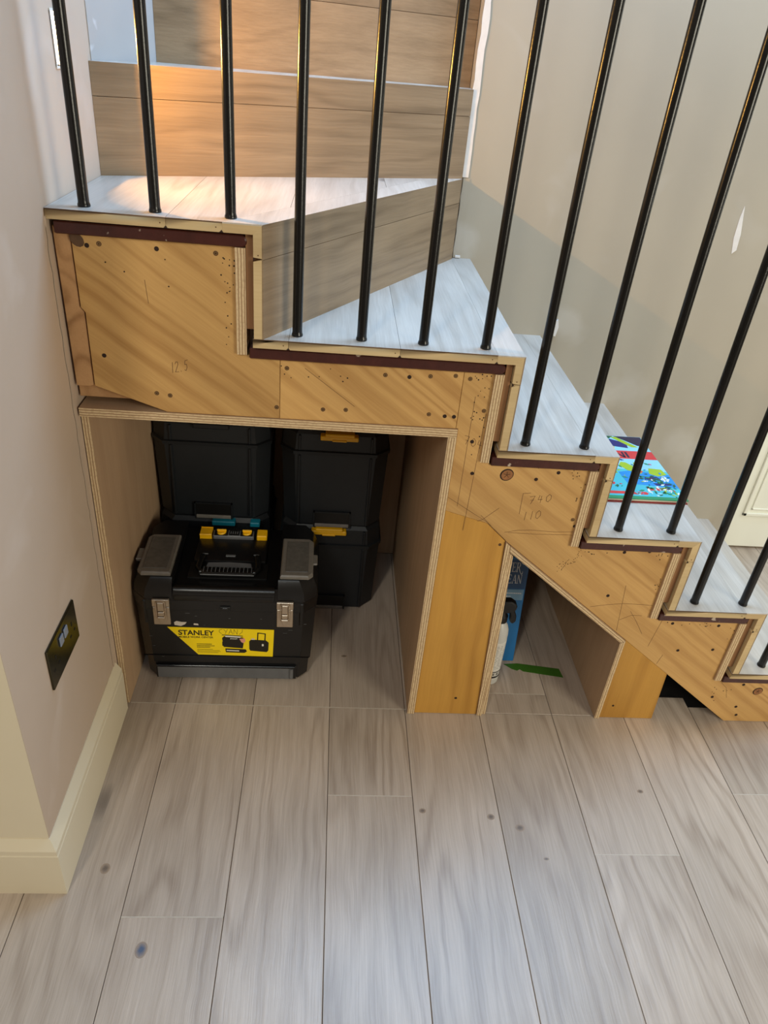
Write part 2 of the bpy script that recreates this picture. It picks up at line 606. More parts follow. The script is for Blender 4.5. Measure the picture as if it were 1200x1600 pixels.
# ------------------------------------------------------------------ walls
LAMP_Y0, LAMP_Y1, LAMP_Z0, LAMP_Z1 = 0.138, 0.181, 1.336, 1.410
mb = MB()
for (ya, yb, za, zb) in ((-0.453, LAMP_Y0, 0, 3.0), (LAMP_Y1, 0.33, 0, 3.0), (LAMP_Y0, LAMP_Y1, 0, LAMP_Z0), (LAMP_Y0, LAMP_Y1, LAMP_Z1, 3.0)):
    mb.box((XL - 0.10, ya, za), (XL, yb, zb), M_wall_left)
mb.box((XL - 0.10, 0.33, 0), (XL, 0.82, 1.10), M_wall_left)
tag(mb.build('wall_left'), 'taupe plaster wall at the left end of the stairs', kind='structure')
mb = MB()
mb.box((-3.2, -0.453, 0), (XL - 0.101, -0.353, 3.0), M_cream)
tag(mb.build('wall_front'), 'cream wall return beside the camera', kind='structure')
mb = MB()   # small end face of the left wall, painted like the return
mb.box((XL - 0.101, -0.4535, 0.0), (XL - 0.0005, -0.4531, 3.0), M_cream)
tag(mb.build('wall_end'), 'cream end face of the left wall', kind='structure')
mb = MB()
mb.prism([(-0.49, 0.3305), (-0.3885, 0.3305), (-0.352, 0.415), (-0.311, 0.519), (-0.311, 1.9), (-0.49, 1.9)], 'z', 1.10, 3.0,
         paint('grey_plaster', srgb(178, 174, 170), 0.6, 0.02, 7, 0.05, patches=(srgb(226, 226, 228), 9.0, 0.66, 0.72)))
tag(mb.build('wall_rear_left'), 'pale grey wall beside the upper winder steps', kind='structure')
mb = MB()
mb.box((0.381, YW, 0), (1.40, 0.82, 3.2), M_wall_back, bevel=0.004)
mb.box((0.381, 0.819, 0), (0.48, 2.2, 3.0), M_wall_back)
tag(mb.build('wall_back'), 'beige plaster wall behind the lower flight', kind='structure')
mb = MB()
mb.box((1.39, 0.86, 0), (2.6, 0.90, 3.0), M_cream)
tag(mb.build('wall_hall'), 'cream hall wall around the panelled door', kind='structure')
def ragged(xa, xb, z0, z1, step, jit, y0, y1, m, axis='y'):
    """thin strip of filler with uneven edges"""
    k = max(2, int((z1 - z0) / step))
    zs_ = [z0 + (z1 - z0) * q / k for q in range(k + 1)]
    left = [(xa + rr.uniform(-jit, jit), z) for z in zs_]
    right = [(xb + rr.uniform(-jit, jit), z) for z in zs_]
    b_ = MB()
    for q in range(k):
        b_.prism([left[q], right[q], right[q + 1], left[q + 1]], axis, y0, y1, m)
    return b_


rr = random.Random(3)
mb = ragged(0.3785, 0.3945, 1.150, 2.8, 0.03, 0.0016, YW - 0.0035, YW + 0.001, M_white)
tag(mb.build('trim_1'), 'rough white filler strip down the wall corner', kind='structure')
mb = ragged(0.3835, 0.4010, 0.956, 1.148, 0.02, 0.0016, YW - 0.0030, YW + 0.001, M_wall_back)
mb.box((0.388, YW - 0.0055, 0.9555), (0.402, YW, 0.962), M_white, bevel=0.001)
tag(mb.build('trim_2'), 'chipped plaster bead at the foot of the wall corner', kind='structure')
mb = ragged(-0.0195, -0.0135, 0.145, 1.135, 0.018, 0.0028, XL - 0.001, XL + 0.0022, M_wall_left, 'x')
tag(mb.build('trim_3'), 'ragged filler line between left wall and stair string', kind='structure')
# peeling plaster flake and patches at the wall foot
mb = MB()
mb.prism([(0.690, 0.766), (0.700, 0.764), (0.704, 0.79), (0.699, 0.812), (0.692, 0.806)], 'y', YW - 0.005, YW, M_white)
mb.prism([(1.12, 1.06), (1.128, 1.02), (1.138, 1.03), (1.136, 1.07), (1.128, 1.11), (1.122, 1.14), (1.119, 1.11)], 'y', YW - 0.001, YW, M_white)
tag(mb.build('trim_4'), 'peeling white plaster flakes on the beige wall', kind='structure')

# baseboards: flat face, small step and a sloped top
BBP = [(0, 0), (0.0155, 0), (0.0155, 0.117), (0.0142, 0.119), (0.0142, 0.131), (0.0015, 0.151), (0, 0.151)]
mb = MB()
secs = []
for q, e in (((XL, -0.006), 0.0), ((XL, -0.4535), 1.0)):
    secs.append([Vector((q[0] + a, q[1] - a * e, z)) for a, z in BBP])
mb.loft(secs, M_cream)
tag(mb.build('baseboard_left'), 'cream baseboard with sloped top along the left wall', kind='structure')
mb = MB()
secs = []
for q, e in (((XL, -0.4535), 1.0), ((-2.4, -0.4535), 0.0)):
    secs.append([Vector((q[0] + a * e, q[1] - a, z)) for a, z in BBP])
mb.loft(secs, M_cream)
tag(mb.build('baseboard_front'), 'cream baseboard on the wall return at far left', kind='structure')

# door in the hall beyond the bottom of the stairs
mb = MB()
mb.box((1.41, 0.81, 0.008), (2.17, 0.85, 2.0), M_door, bevel=0.002)
door = tag(mb.build('door_1'), 'off white panelled door beyond the foot of the stairs', kind='structure')
for (xa, xb, za, zb) in ((1.53, 1.745, 0.14, 0.80), (1.835, 2.05, 0.14, 0.80), (1.53, 1.745, 0.98, 1.86), (1.835, 2.05, 0.98, 1.86)):
    m2 = MB()
    for inset, w, h in ((0, 0.012, 0.007), (0.024, 0.006, 0.004)):
        a, b, c, d = xa + inset, xb - inset, za + inset, zb - inset
        for q in (((a, c), (b, c + w)), ((a, d - w), (b, d)), ((a, c), (a + w, d)), ((b - w, c), (b, d))):
            m2.box((q[0][0], 0.81 - h, q[0][1]), (q[1][0], 0.8105, q[1][1]), M_door, bevel=0.0015)
    m2.build('panel_moulding', door)

# ------------------------------------------------------------------ staircase
stair = thing('staircase', 'half clad winder staircase with bare pine string and limed oak treads', 'staircase')


def edge_fn(nrm):
    return None


def board(name, parent, poly, z, m=M_tread):
    """level board: thin oak face over a pale core"""
    b = MB()
    b.prism(poly, 'z', z - 0.0024, z, M_veneer_edge, matfn=lambda n: m if n.z > 0.7 else None)
    b.prism(poly, 'z', z - T, z - 0.0024, M_pine)
    return b.build(name, parent)


def nosing(parent, p0, p1, out, z, w, mtop=M_tread):
    b = MB()
    b.run(p0, p1, out, [(-w, z), (0, z), (-0.0024, z - 0.0024), (-w, z - 0.0024)], mtop)
    b.run(p0, p1, out, [(-w, z - 0.0024), (-0.0024, z - 0.0024), (-T, z - T), (-w, z - T)], M_pine)
    b.build('nosing_board', parent)


def riser(parent, p0, p1, out, zt, zb, mface):
    """two tongued boards, mitred to the nosing at the top"""
    zs = zt - 0.056
    g = 0.0005
    for i, (a, c) in enumerate(((zt, zs + g), (zs - g, zb))):
        b = MB()
        m0 = 0.0024 if i == 0 else 0
        m1 = T if i == 0 else 0
        b.run(p0, p1, out, [(0, a), (0, c), (-0.0024, c), (-0.0024, a - m0)], mface)
        b.run(p0, p1, out, [(-0.0024, a - m0), (-0.0024, c + (0.0012 if i == 0 else 0)), (-T, c + (0.003 if i == 0 else 0)), (-T, a - m1 - (0.003 if i else 0))], M_pine)
        b.build('riser_board', parent)


R0A, R0B = (-0.3895, 0.313), (0.3795, 0.690)        # riser above tread 1
RMA, RMB = (-0.3108, 0.518), (0.3795, 0.7613)         # riser above tread 0
R1A, R1B = (X[1], YF), (0.3795, 0.686)              # riser between treads 1 and 2


def old_tread(i, x0, x1, sh=0.0, depth=0.60):
    z1 = ZT[i] - T - 0.004
    z0 = z1 - 0.020
    pts = [(x0, z0), (x1 - 0.008, z0), (x1 - 0.002, z0 + 0.004), (x1, z0 + 0.010), (x1 - 0.002, z0 + 0.016), (x1 - 0.008, z1), (x0, z1)]
    b = MB()
    b.prism(pts, 'y', -0.006, depth, M_red, bevel=0.0018, shift=(sh, 0, 0))
    o = b.build('tread', stair)
    o['label'] = 'old red brown painted tread under new oak boards'
    return o


# tread 1 (wide winder by the left wall)
t1 = old_tread(1, XL + 0.008, X[1] - 0.028, 0.05, 0.10)
body = [(XL + 0.001, YF), (X[1] - 0.066, YF), (0.3795 - 0.066, 0.686), (0.3795 - 0.066, 0.70), (XL + 0.001, 0.70)]
line = (R0B[0] - R0A[0], R0B[1] - R0A[1])
body = clip(body, -line[1], line[0], -line[1] * R0A[0] + line[0] * (R0A[1] + 0.012))
xs = [-1, -0.20, -0.01, 0.18, 1]
for a, b in zip(xs[:-1], xs[1:]):
    pl = clip(clip(body, -1, 0, -a - 0.0003), 1, 0, b - 0.0003)
    if len(pl) > 2:
        board('oak_board', t1, pl, ZT[1])
nosing(t1, R1A, R1B, (1, 0), ZT[1], 0.0657)
# tread 2 (kite winder)
t2 = old_tread(2, X[1] - 0.026, X[2] - 0.030)
body = [(X[1] - 0.0185, YF), (X[2] - 0.052, YF), (X[2] - 0.052, YW), (0.374, YW), (0.3795 - 0.0185, 0.686)]
xs = [-1, 0.0, 0.20, 1]
for a, b in zip(xs[:-1], xs[1:]):
    pl = clip(clip(body, -1, 0, -a - 0.0003), 1, 0, b - 0.0003)
    board('oak_board', t2, pl, ZT[2])
nosing(t2, (X[2], YF), (X[2], YW), (1, 0), ZT[2], 0.0517)
# straight treads 3 to 6
for i in (3, 4, 5, 6):
    t = old_tread(i, X[i - 1] - 0.026, X[i] - 0.030)
    a, b = X[i - 1] - 0.0185, X[i] - 0.0503
    pl = [(a, YF), (b, YF), (b, YW), (a, YW)]
    board('oak_board', t, pl, ZT[i])
    nosing(t, (X[i], YF), (X[i], YW), (1, 0), ZT[i], 0.050)
# tread 0 and the one above, turning away up the stairwell
t0 = MB()
t0.prism([(-0.385, 0.34), (0.37, 0.715), (0.37, 0.76), (-0.30, 0.53), (-0.385, 0.53)], 'z', ZT[0] - 0.04, ZT[0] - T - 0.001, M_batten)
t0 = t0.build('tread', stair)
nosing(t0, R0A, R0B, (0, -1), ZT[0], 0.045)
board('oak_board', t0, [(-0.389, 0.3585), (0.3795, 0.7355), (0.3795, 0.778), (-0.311, 0.533), (-0.352, 0.44)], ZT[0])
tm = MB()
tm.prism([(-0.311, 0.54), (0.375, 0.782), (0.375, 1.2), (-0.311, 1.2)], 'z', ZT[-1] - 0.04, ZT[-1] - T - 0.001, M_batten)
tm = tm.build('tread', stair)
nosing(tm, RMA, RMB, (0, -1), ZT[-1], 0.045)
board('oak_board', tm, [(-0.311, 0.5635), (0.3795, 0.8065), (0.3795, 1.2), (-0.311, 1.2)], ZT[-1])

# risers: a rough backing board with two oak boards on its face
for i in (1, 2, 3, 4, 5, 6):
    zt = ZT[i]
    zb = ZT[i + 1] if i < 6 else 0.001
    p0 = (X[i], YF)
    p1 = R1B if i == 1 else (X[i], YW)
    b = MB()
    xb = X[i] - T - 0.0015
    sh = (0.06, 0, 0) if i == 1 else (0, 0, 0)
    dep = 0.094 if i == 1 else 0.69
    b.prism([(xb - 0.012, zb + 0.014), (xb, zb + 0.014), (xb, zt - T - 0.002), (xb - 0.012, zt - T - 0.002)], 'y', -0.004, dep, M_batten, shift=sh)
    r = b.build('riser', stair)
    riser(r, p0, p1, (1, 0), zt, zb, M_riser_a if i == 1 else M_riser_y)
    if i < 6:   # plywood packer between the string and the riser
        b = MB()
        b.box((xb - 0.030, -0.006, zb - 0.034), (xb - 0.0125, 0.05, zt - T - 0.0245), M_ply_face, matfn=lambda n: M_edge_x if n.y < -0.7 else None)
        b.build('plywood_packer', stair)
b = MB()
b.run((R0A[0] + 0.003, R0A[1]), (R0B[0] - 0.003, R0B[1]), (0, -1), [(-T - 0.001, ZT[1]), (-T - 0.02, ZT[1]), (-T - 0.02, ZT[0] - 0.042), (-T - 0.001, ZT[0] - 0.042)], M_batten)
r = b.build('riser', stair)
riser(r, R0A, R0B, (0, -1), ZT[0], ZT[1], M_riser_x)
b = MB()
b.run((RMA[0] + 0.004, RMA[1]), (RMB[0] - 0.004, RMB[1]), (0, -1), [(-T - 0.001, ZT[0]), (-T - 0.02, ZT[0]), (-T - 0.02, ZT[-1] - 0.042), (-T - 0.001, ZT[-1] - 0.042)], M_batten)
r = b.build('riser', stair)
riser(r, RMA, RMB, (0, -1), ZT[-1], ZT[0], M_riser_x)

b = MB()
for x, i in ((-0.20, 1), (-0.111, 1), (0.0, 2), (0.20, 2), (0.378, 2), (0.608, 3), (0.841, 4), (1.063, 5)):
    z = ZT[i] - T
    b.prism([(x - 0.004, z - 0.0002), (x + 0.003, z - 0.0002), (x, z + 0.004)], 'y', YF - 0.0004, YF + 0.0002, M_hole)
    b.disc((x - 0.009, YF, z + 0.0075), 0.0011, (0, -1, 0), M_scribe, 6, 0.0003)
for i in (1, 2, 3, 4, 5):
    x, z = X[i] - T, ZT[i] - 0.056
    b.prism([(x - 0.0002, z - 0.003), (x - 0.0002, z + 0.004), (x + 0.004, z)], 'y', YF - 0.0004, YF + 0.0002, M_hole)
    b.disc((x + 0.008, YF, z + 0.007), 0.0012, (0, -1, 0), M_scribe, 6, 0.0003)
tag(b.build('joint_notches', stair), kind='stuff')

# string: three pine boards on the face of the stairs
SE = 0.0465
DG = lambda x: 0.538 - 0.795 * (x - 0.468)            # underside of the string


def string_board(pts, name='string_board'):
    b = MB()
    b.prism(pts, 'y', 0.0, 0.028, M_string, bevel=0.0006)
    return b.build(name, stair)


string_board([(-0.3580, ZT[1] - 0.039), (X[1] - SE, ZT[1] - 0.039), (X[1] - SE, ZT[2] - 0.036), (X[1] - 0.027, ZT[2] - 0.036), (X[1] - 0.0265, ZT[2] - 0.0405),
              (-0.0158, ZT[2] - 0.0405), (-0.0158, 0.796), (-0.2242, 0.796), (-0.3515, 0.8405), (-0.3509, 0.9766), (-0.3575, 0.985)])
string_board([(-0.0150, ZT[2] - 0.0405), (0.3238, ZT[2] - 0.0405), (0.3238, 0.796), (-0.0150, 0.796)])
st = [(0.3245, ZT[2] - 0.0405)]
for i in (2, 3, 4, 5):
    st += [(X[i] - SE, ZT[i] - 0.0405), (X[i] - SE, ZT[i + 1] - 0.0355), (X[i] - 0.028, ZT[i + 1] - 0.0355), (X[i] - 0.0275, ZT[i + 1] - 0.0405)]
st += [(1.295, ZT[6] - 0.0405), (1.295, 0.001), (1.1435, 0.001), (0.468, 0.538), (0.4222, 0.5803), (0.3285, 0.6075), (0.3285, 0.7965), (0.3245, 0.7965)]
string_board(st)
b = MB()
b.prism([(XL + 0.003, ZT[1] - 0.030), (-0.3605, ZT[1] - 0.039), (-0.3602, 0.9855), (-0.3535, 0.9766), (-0.3542, 0.8405), (-0.362, 0.8375), (XL + 0.005, 0.8375)], 'y', 0.003, 0.06, M_post, bevel=0.001)
o = b.build('post', stair)
o['label'] = 'rough brown end of a timber post against the wall'
b = MB()
b.box((XL + 0.004, 0.016, 0.811), (-0.19, 0.06, 0.8365), M_post, bevel=0.001)
b.build('batten', stair)

# screws, nail holes, knots and pencil marks on the string
scr = [(-0.334, 1.090), (-0.221, 1.093), (-0.328, 0.900), (0.223, 0.896), (0.299, 0.821), (0.317, 0.821), (0.360, 0.770), (0.371, 0.699), (0.504, 0.693), (0.547, 0.711),
       (0.632, 0.681), (0.610, 0.584), (0.736, 0.522), (0.792, 0.527), (0.849, 0.454), (0.730, 0.400), (0.848, 0.388), (0.906, 0.325), (1.020, 0.323), (1.031, 0.247),
       (0.945, 0.241), (1.151, 0.133), (1.084, 0.087), (1.159, 0.054), (1.170, 0.024)]
scr2 = [(-0.314, 1.094), (-0.124, 1.093), (-0.241, 0.833), (-0.217, 0.830), (-0.021, 0.819), (0.109, 0.822), (0.066, 0.820), (-0.003, 0.898), (0.178, 0.897), (0.262, 0.900),
        (0.309, 0.904), (0.373, 0.837), (0.268, 0.823), (0.602, 0.600), (0.337, 0.900)]
b = MB()
for x, z in scr:
    b.disc((x, 0.0, z), 0.0040, (0, -1, 0), M_hole, 10, 0.0004)
for x, z in scr2:
    b.disc((x, 0.0, z), 0.0042, (0, -1, 0), M_scribe, 12, 0.0004)
    b.disc((x, -0.0003, z), 0.0030, (0, -1, 0), M_screw, 12, 0.0004)
    b.box((x - 0.0016, -0.0011, z - 0.0003), (x + 0.0016, -0.0006, z + 0.0003), M_hole)
    b.box((x - 0.0003, -0.0011, z - 0.0016), (x + 0.0003, -0.0006, z + 0.0016), M_hole)
tag(b.build('screw_heads', stair), kind='stuff')
b = MB()
rr = random.Random(5)


def nails(cx, cz, w, h, n, r=(0.0009, 0.0016)):
    for _ in range(n):
        b.disc((cx + rr.uniform(-w, w), 0.0, cz + rr.uniform(-h, h)), rr.uniform(*r), (0, -1, 0), M_hole, 6, 0.0003)


nails(-0.105, 1.06, 0.012, 0.03, 14)
nails(-0.105, 0.99, 0.006, 0.06, 9)
nails(-0.26, 1.05, 0.06, 0.03, 4)
nails(0.05, 0.89, 0.07, 0.012, 9)
nails(0.36, 0.885, 0.016, 0.025, 12)
nails(0.36, 0.80, 0.02, 0.06, 12)
nails(0.46, 0.725, 0.10, 0.006, 9)
nails(0.59, 0.71, 0.016, 0.012, 8)
nails(0.603, 0.64, 0.006, 0.05, 7)
nails(0.67, 0.515, 0.03, 0.004, 6)
nails(0.83, 0.515, 0.02, 0.012, 8)
nails(0.835, 0.44, 0.008, 0.05, 7)
nails(0.95, 0.325, 0.06, 0.006, 10)
nails(1.06, 0.30, 0.02, 0.02, 8)
nails(1.10, 0.11, 0.03, 0.04, 8)
for k in range(46):      # dotted scribble of small punch marks below the fourth tread
    q = rr.random()
    b.disc((0.600 + q * 0.055 + rr.uniform(-0.006, 0.006), 0.0, 0.470 + q * 0.06 + rr.uniform(-0.010, 0.010)), 0.0009, (0, -1, 0), M_hole, 6, 0.0003)
tag(b.build('nail_holes', stair), kind='stuff')
for cx, cz, rx in ((0.442, 0.700, 0.0145), (1.1964, 0.1116, 0.013)):
    b = MB()
    b.disc((cx, 0.0, cz), rx, (0, -1, 0), M_hole, 20, 0.0004, ry=rx * 0.92)
    b.disc((cx + 0.0006, -0.0003, cz - 0.0004), rx * 0.84, (0, -1, 0), M_knot, 20, 0.0005, ry=rx * 0.77)
    for k in range(5):
        a = k * 1.26 + 0.3
        b.ribbon([(cx, cz), (cx + math.cos(a) * rx * 0.5, cz + math.sin(a) * rx * 0.5)], 0.0007, M_hole, -0.0008)
    b.build('knot', stair)
b = MB()
b.disc((-0.349, 0.0, 1.098), 0.010, (0, -1, 0), paint('dark_knot', srgb(92, 66, 44), 0.8, 0.2, 80), 12, 0.0004, ry=0.013)
b.build('knot', stair)
b = MB()
for pts in ([(0.462, 0.560), (0.49, 0.567), (0.518, 0.569), (0.57, 0.567), (0.637, 0.571)], [(0.470, 0.560), (0.53, 0.559), (0.60, 0.561), (0.63, 0.560)],
            [(0.697, 0.366), (0.735, 0.374), (0.773, 0.379), (0.82, 0.378), (0.862, 0.374)], [(0.764, 0.431), (0.777, 0.297)], [(0.795, 0.357), (0.815, 0.33), (0.841, 0.29)],
            [(0.775, 0.33), (0.80, 0.345), (0.825, 0.345)], [(0.881, 0.352), (0.867, 0.251)], [(0.352, 0.865), (0.3515, 0.62)], [(0.378, 0.83), (0.372, 0.56)],
            [(0.330, 0.640), (0.42, 0.584), (0.468, 0.5395)], [(0.405, 0.60), (0.43, 0.575)], [(0.44, 0.62), (0.41, 0.59), (0.40, 0.585)], [(1.077, 0.152), (1.11, 0.12), (1.122, 0.086)],
            [(1.10, 0.155), (1.165, 0.150)], [(0.905, 0.195), (0.912, 0.225)], [(-0.245, 1.04), (-0.242, 1.0)], [(0.03, 0.90), (0.125, 0.83)]):
    b.ribbon(pts, 0.0007, M_pencil, 0.0)
tag(b.build('pencil_lines', stair), kind='stuff')

# pencilled measurements (strokes in a unit box)
DGT = {'1': [[(0.5, 1), (0.45, 0)]], '2': [[(0.1, 0.8), (0.3, 1), (0.65, 0.95), (0.7, 0.7), (0.1, 0.05), (0.8, 0.0)]],
       '5': [[(0.85, 1), (0.3, 0.95), (0.25, 0.6), (0.6, 0.6), (0.7, 0.3), (0.45, 0.0), (0.15, 0.1)]], '.': [[(0.3, 0.05), (0.4, 0.0)]],
       '7': [[(0.05, 1), (0.8, 1), (0.35, 0)], [(0.25, 0.5), (0.7, 0.5)]], '4': [[(0.3, 1), (0.15, 0.45), (0.8, 0.45)], [(0.6, 0.9), (0.55, 0)]],
       '0': [[(0.5, 1), (0.15, 0.7), (0.2, 0.15), (0.5, 0), (0.85, 0.35), (0.8, 0.8), (0.5, 1)]],
       'Y': [[(0, 1), (0.45, 0.5)], [(0.9, 1), (0.3, 0)]], 'A': [[(0, 0), (0.5, 1), (0.9, 0)], [(0.2, 0.4), (0.75, 0.4)]], 'N': [[(0, 0), (0.1, 1), (0.8, 0), (0.9, 1)]],
       '(': [[(0.9, 1), (0.2, 0.8), (0.1, 0.4), (0.7, 0.0)]], ')': [[(0.9, 1.1), (0.8, 0.5), (0.1, 0.0)]], 'F': [[(0.1, -0.4), (0.05, 1), (0.9, 1)]]}


def scrawl(b, s, x, z, w, h, m, y, lw, slope=0.0, adv=1.25):
    for ch in s:
        for stq in DGT.get(ch, []):
            b.ribbon([(x + px * w, z + pz * h + px * w * slope) for px, pz in stq], lw, m, y)
        x += w * adv
        z += w * adv * slope


b = MB()
scrawl(b, '12.5', -0.213, 0.874, 0.0085, 0.020, M_pencil, 0.0, 0.0009, 0.25, 0.95)
scrawl(b, 'F', 0.483, 0.622, 0.018, 0.036, M_pencil, 0.0, 0.0009, 0.12)
scrawl(b, '740', 0.499, 0.633, 0.014, 0.018, M_pencil, 0.0, 0.0009, 0.2, 1.2)
scrawl(b, '110', 0.492, 0.592, 0.014, 0.020, M_pencil, 0.0, 0.0009, 0.2, 0.95)
scrawl(b, '704', 0.344, 0.765, 0.012, 0.018, M_pencil, 0.0, 0.0008, -0.3, 1.1)
tag(b.build('pencil_figures', stair), kind='stuff')

# ------------------------------------------------------------------ plywood lined storage openings
fy = lambda n: M_edge_x if n.y < -0.7 else None
fz = lambda n: M_edge_z if n.y < -0.7 else None
alc = thing('storage_alcove', 'large plywood lined storage opening under the stairs with yellow pine upright', 'storage')
b = MB()
b.box((XL + 0.002, 0.010, 0.001), (-0.3735, 0.684, 0.7775), M_ply_face, matfn=fy)
b.build('side_panel', alc)
b = MB()
b.box((0.3110, -0.003, 0.001), (0.3278, 0.684, 0.7775), M_ply_face, matfn=fy)
b.build('side_panel', alc)
b = MB()
b.box((XL + 0.004, -0.003, 0.7780), (0.3278, 0.684, 0.7952), M_ply_face, matfn=fz)
b.build('top_panel', alc)
b = MB()
b.box((XL + 0.002, 0.685, 0.0), (0.3278, 0.697, 0.7952), M_ply_face)
b.build('back_panel', alc)
b = MB()
b.prism([(0.3288, 0.001), (0.4870, 0.001), (0.4680, 0.5365), (0.4218, 0.5793), (0.3288, 0.6065)], 'y', 0.001, 0.02, M_yellow, bevel=0.0006)
b.build('upright_board', alc)
b = MB()
b.disc((0.427, 0.001, 0.057), 0.0035, (0, -1, 0), M_hole, 10)
b.disc((0.458, 0.001, 0.527), 0.0035, (0, -1, 0), M_scribe, 10)
tag(b.build('screw_heads', alc), kind='stuff')
alc2 = thing('storage_alcove', 'small triangular plywood lined storage opening under the sloping string', 'storage')
b = MB()
b.prism([(0.4878, 0.001), (0.4996, 0.001), (0.4808, DG(0.4808) - 0.002), (0.4690, DG(0.4690) - 0.001)], 'y', -0.004, 0.684, M_ply_face, matfn=fy)
b.build('side_panel', alc2)
b = MB()
b.prism([(0.5008, 0.001), (0.5110, 0.001), (0.4925, DG(0.4925) - 0.021), (0.4825, DG(0.4825) - 0.019)], 'y', 0.002, 0.684, M_ply_face, matfn=fy)
b.build('side_panel', alc2)
b = MB()
b.prism([(0.4815, DG(0.4815) - 0.001), (0.8070, DG(0.807) - 0.001), (0.7960, DG(0.796) - 0.0165), (0.4825, DG(0.4825) - 0.0165)], 'y', -0.003, 0.684, M_ply_face, matfn=lambda n: M_edge_d if n.y < -0.7 else None)
b.build('sloping_panel', alc2)
b = MB()
b.prism([(0.7950, 0.001), (0.8068, 0.001), (0.8068, DG(0.8068) - 0.002), (0.7962, DG(0.7962) - 0.018), (0.7950, DG(0.7950) - 0.018)], 'y', -0.003, 0.684, M_ply_face, matfn=fy)
b.build('side_panel', alc2)
b = MB()
b.box((0.4995, 0.685, 0.0), (0.807, 0.697, 0.52), M_ply_face)
b.build('back_panel', alc2)
b = MB()
b.prism([(0.8078, 0.001), (0.9490, 0.001), (0.9430, DG(0.943) - 0.0005), (0.8078, DG(0.8078) - 0.0005)], 'y', 0.001, 0.02, M_yellow, bevel=0.0006)
b.build('upright_board', alc2)
b = MB()
b.disc((0.835, 0.001, 0.045), 0.003, (0, -1, 0), M_hole, 10)
tag(b.build('screw_heads', alc2), kind='stuff')

# ------------------------------------------------------------------ railing
rail = thing('stair_railing', 'row of slim black metal balusters standing on the stair treads', 'railing', (0, 0, 0))
bal = [(-0.336, 1), (-0.2225, 1), (-0.100, 1), (0.0135, 2), (0.130, 2), (0.2437, 2), (0.360, 2), (0.4719, 3), (0.5929, 3), (0.7149, 4), (0.8338, 4), (0.9496, 5), (1.068, 5), (1.187, 6)]
RZ = lambda x: 2.36 - (x + 0.336) * 0.657
YB = 0.018
for x, i in bal:
    b = MB()
    h = RZ(x) - ZT[i]
    b.lathe([(0.0100, 0.0), (0.0103, 0.002), (0.0099, 0.004), (0.0091, 0.006), (0.0089, 0.010), (0.0089, h)], (0, 0, 0), M_black_metal, 20)
    b.build('baluster', rail, (x, YB, ZT[i]))
b = MB()
a, c = -0.42, 1.30
b.prism([(a, RZ(a) - 0.001), (c, RZ(c) - 0.001), (c, RZ(c) + 0.035), (a, RZ(a) + 0.035)], 'y', YB - 0.022, YB + 0.022, M_black_metal, bevel=0.006)
b.build('handrail', rail)

# ------------------------------------------------------------------ step light in the left wall
M_lampframe = paint('lamp_housing', srgb(232, 226, 214), 0.4, 0.02)
M_glow = NT('lamp_glow')
nzz = M_glow.noise(M_glow.n('ShaderNodeTexCoord').outputs['Object'], 8)
M_glow.link(M_glow.mix(M_glow.mapr(nzz, 0.3, 0.7, 0, 0.2), (1.0, 0.72, 0.40, 1), (1.0, 0.80, 0.52, 1)), M_glow.b.inputs['Emission Color'])
M_glow.b.inputs['Emission Strength'].default_value = 9.0
M_glow = M_glow.m
lamp = thing('step_light', 'small glowing recessed step light in the left wall', 'lamp', (XL, (LAMP_Y0 + LAMP_Y1) / 2, LAMP_Z0))
ly, lz = (LAMP_Y1 - LAMP_Y0) / 2, LAMP_Z1 - LAMP_Z0
b = MB()
for q in (((-ly - 0.004, -0.004), (ly + 0.004, 0.0)), ((-ly - 0.004, lz), (ly + 0.004, lz + 0.004)), ((-ly - 0.004, 0.0), (-ly, lz)), ((ly, 0.0), (ly + 0.004, lz))):
    b.box((-0.022, q[0][0], q[0][1]), (0.002, q[1][0], q[1][1]), M_lampframe)
b.build('housing', lamp)
b = MB()
b.box((-0.026, -ly, 0.0), (-0.022, ly, lz), M_glow)
b.box((-0.022, ly - 0.001, 0.0), (-0.001, ly, lz), M_glow)
b.build('diffuser', lamp)
ld = bpy.data.lights.new('step_light_led', 'AREA')
ld.shape = 'DISK'
ld.size = 0.006
ld.energy = 6.8
ld.color = (1.0, 0.50, 0.09)
lo = bpy.data.objects.new('step_light_led', ld)
C.objects.link(lo)
lo.parent = lamp
lo.location = (-0.0125, -0.0085, 0.050)
lo.rotation_euler = Vector((1.0, 0.35, 0.25)).to_track_quat('-Z', 'Y').to_euler()

# ------------------------------------------------------------------ socket outlet
M_bronze = paint('black_nickel', srgb(62, 56, 38), 0.22, 0.06, 20, 0, metal=0.7)
M_dark = paint('black_inset', srgb(10, 10, 10), 0.5, 0.1)
M_rocker = paint('grey_rocker', srgb(128, 138, 156), 0.25, 0.04)
sk = thing('socket_outlet', 'dark bronze double socket plate on the left wall', 'socket', (XL, -0.2505, 0.4365))
b = MB()
b.box((0.0, -0.0725, -0.0455), (0.0045, 0.0725, 0.0455), M_bronze, bevel=0.0012)
b.build('plate', sk)
for y in (-0.0115, 0.0115):
    b = MB()
    b.box((0.0045, y - 0.0085, 0.010), (0.0075, y + 0.0085, 0.030), M_rocker, bevel=0.001)
    b.build('rocker_switch', sk)
for yc in (-0.044, 0.044):
    b = MB()
    b.box((0.0043, yc - 0.002, 0.004), (0.0049, yc + 0.002, 0.013), M_dark)
    b.box((0.0043, yc - 0.0145, -0.0145), (0.0049, yc - 0.0075, -0.0105), M_dark)
    b.box((0.0043, yc + 0.0075, -0.0145), (0.0049, yc + 0.0145, -0.0105), M_dark)
    b.build('pin_holes', sk)

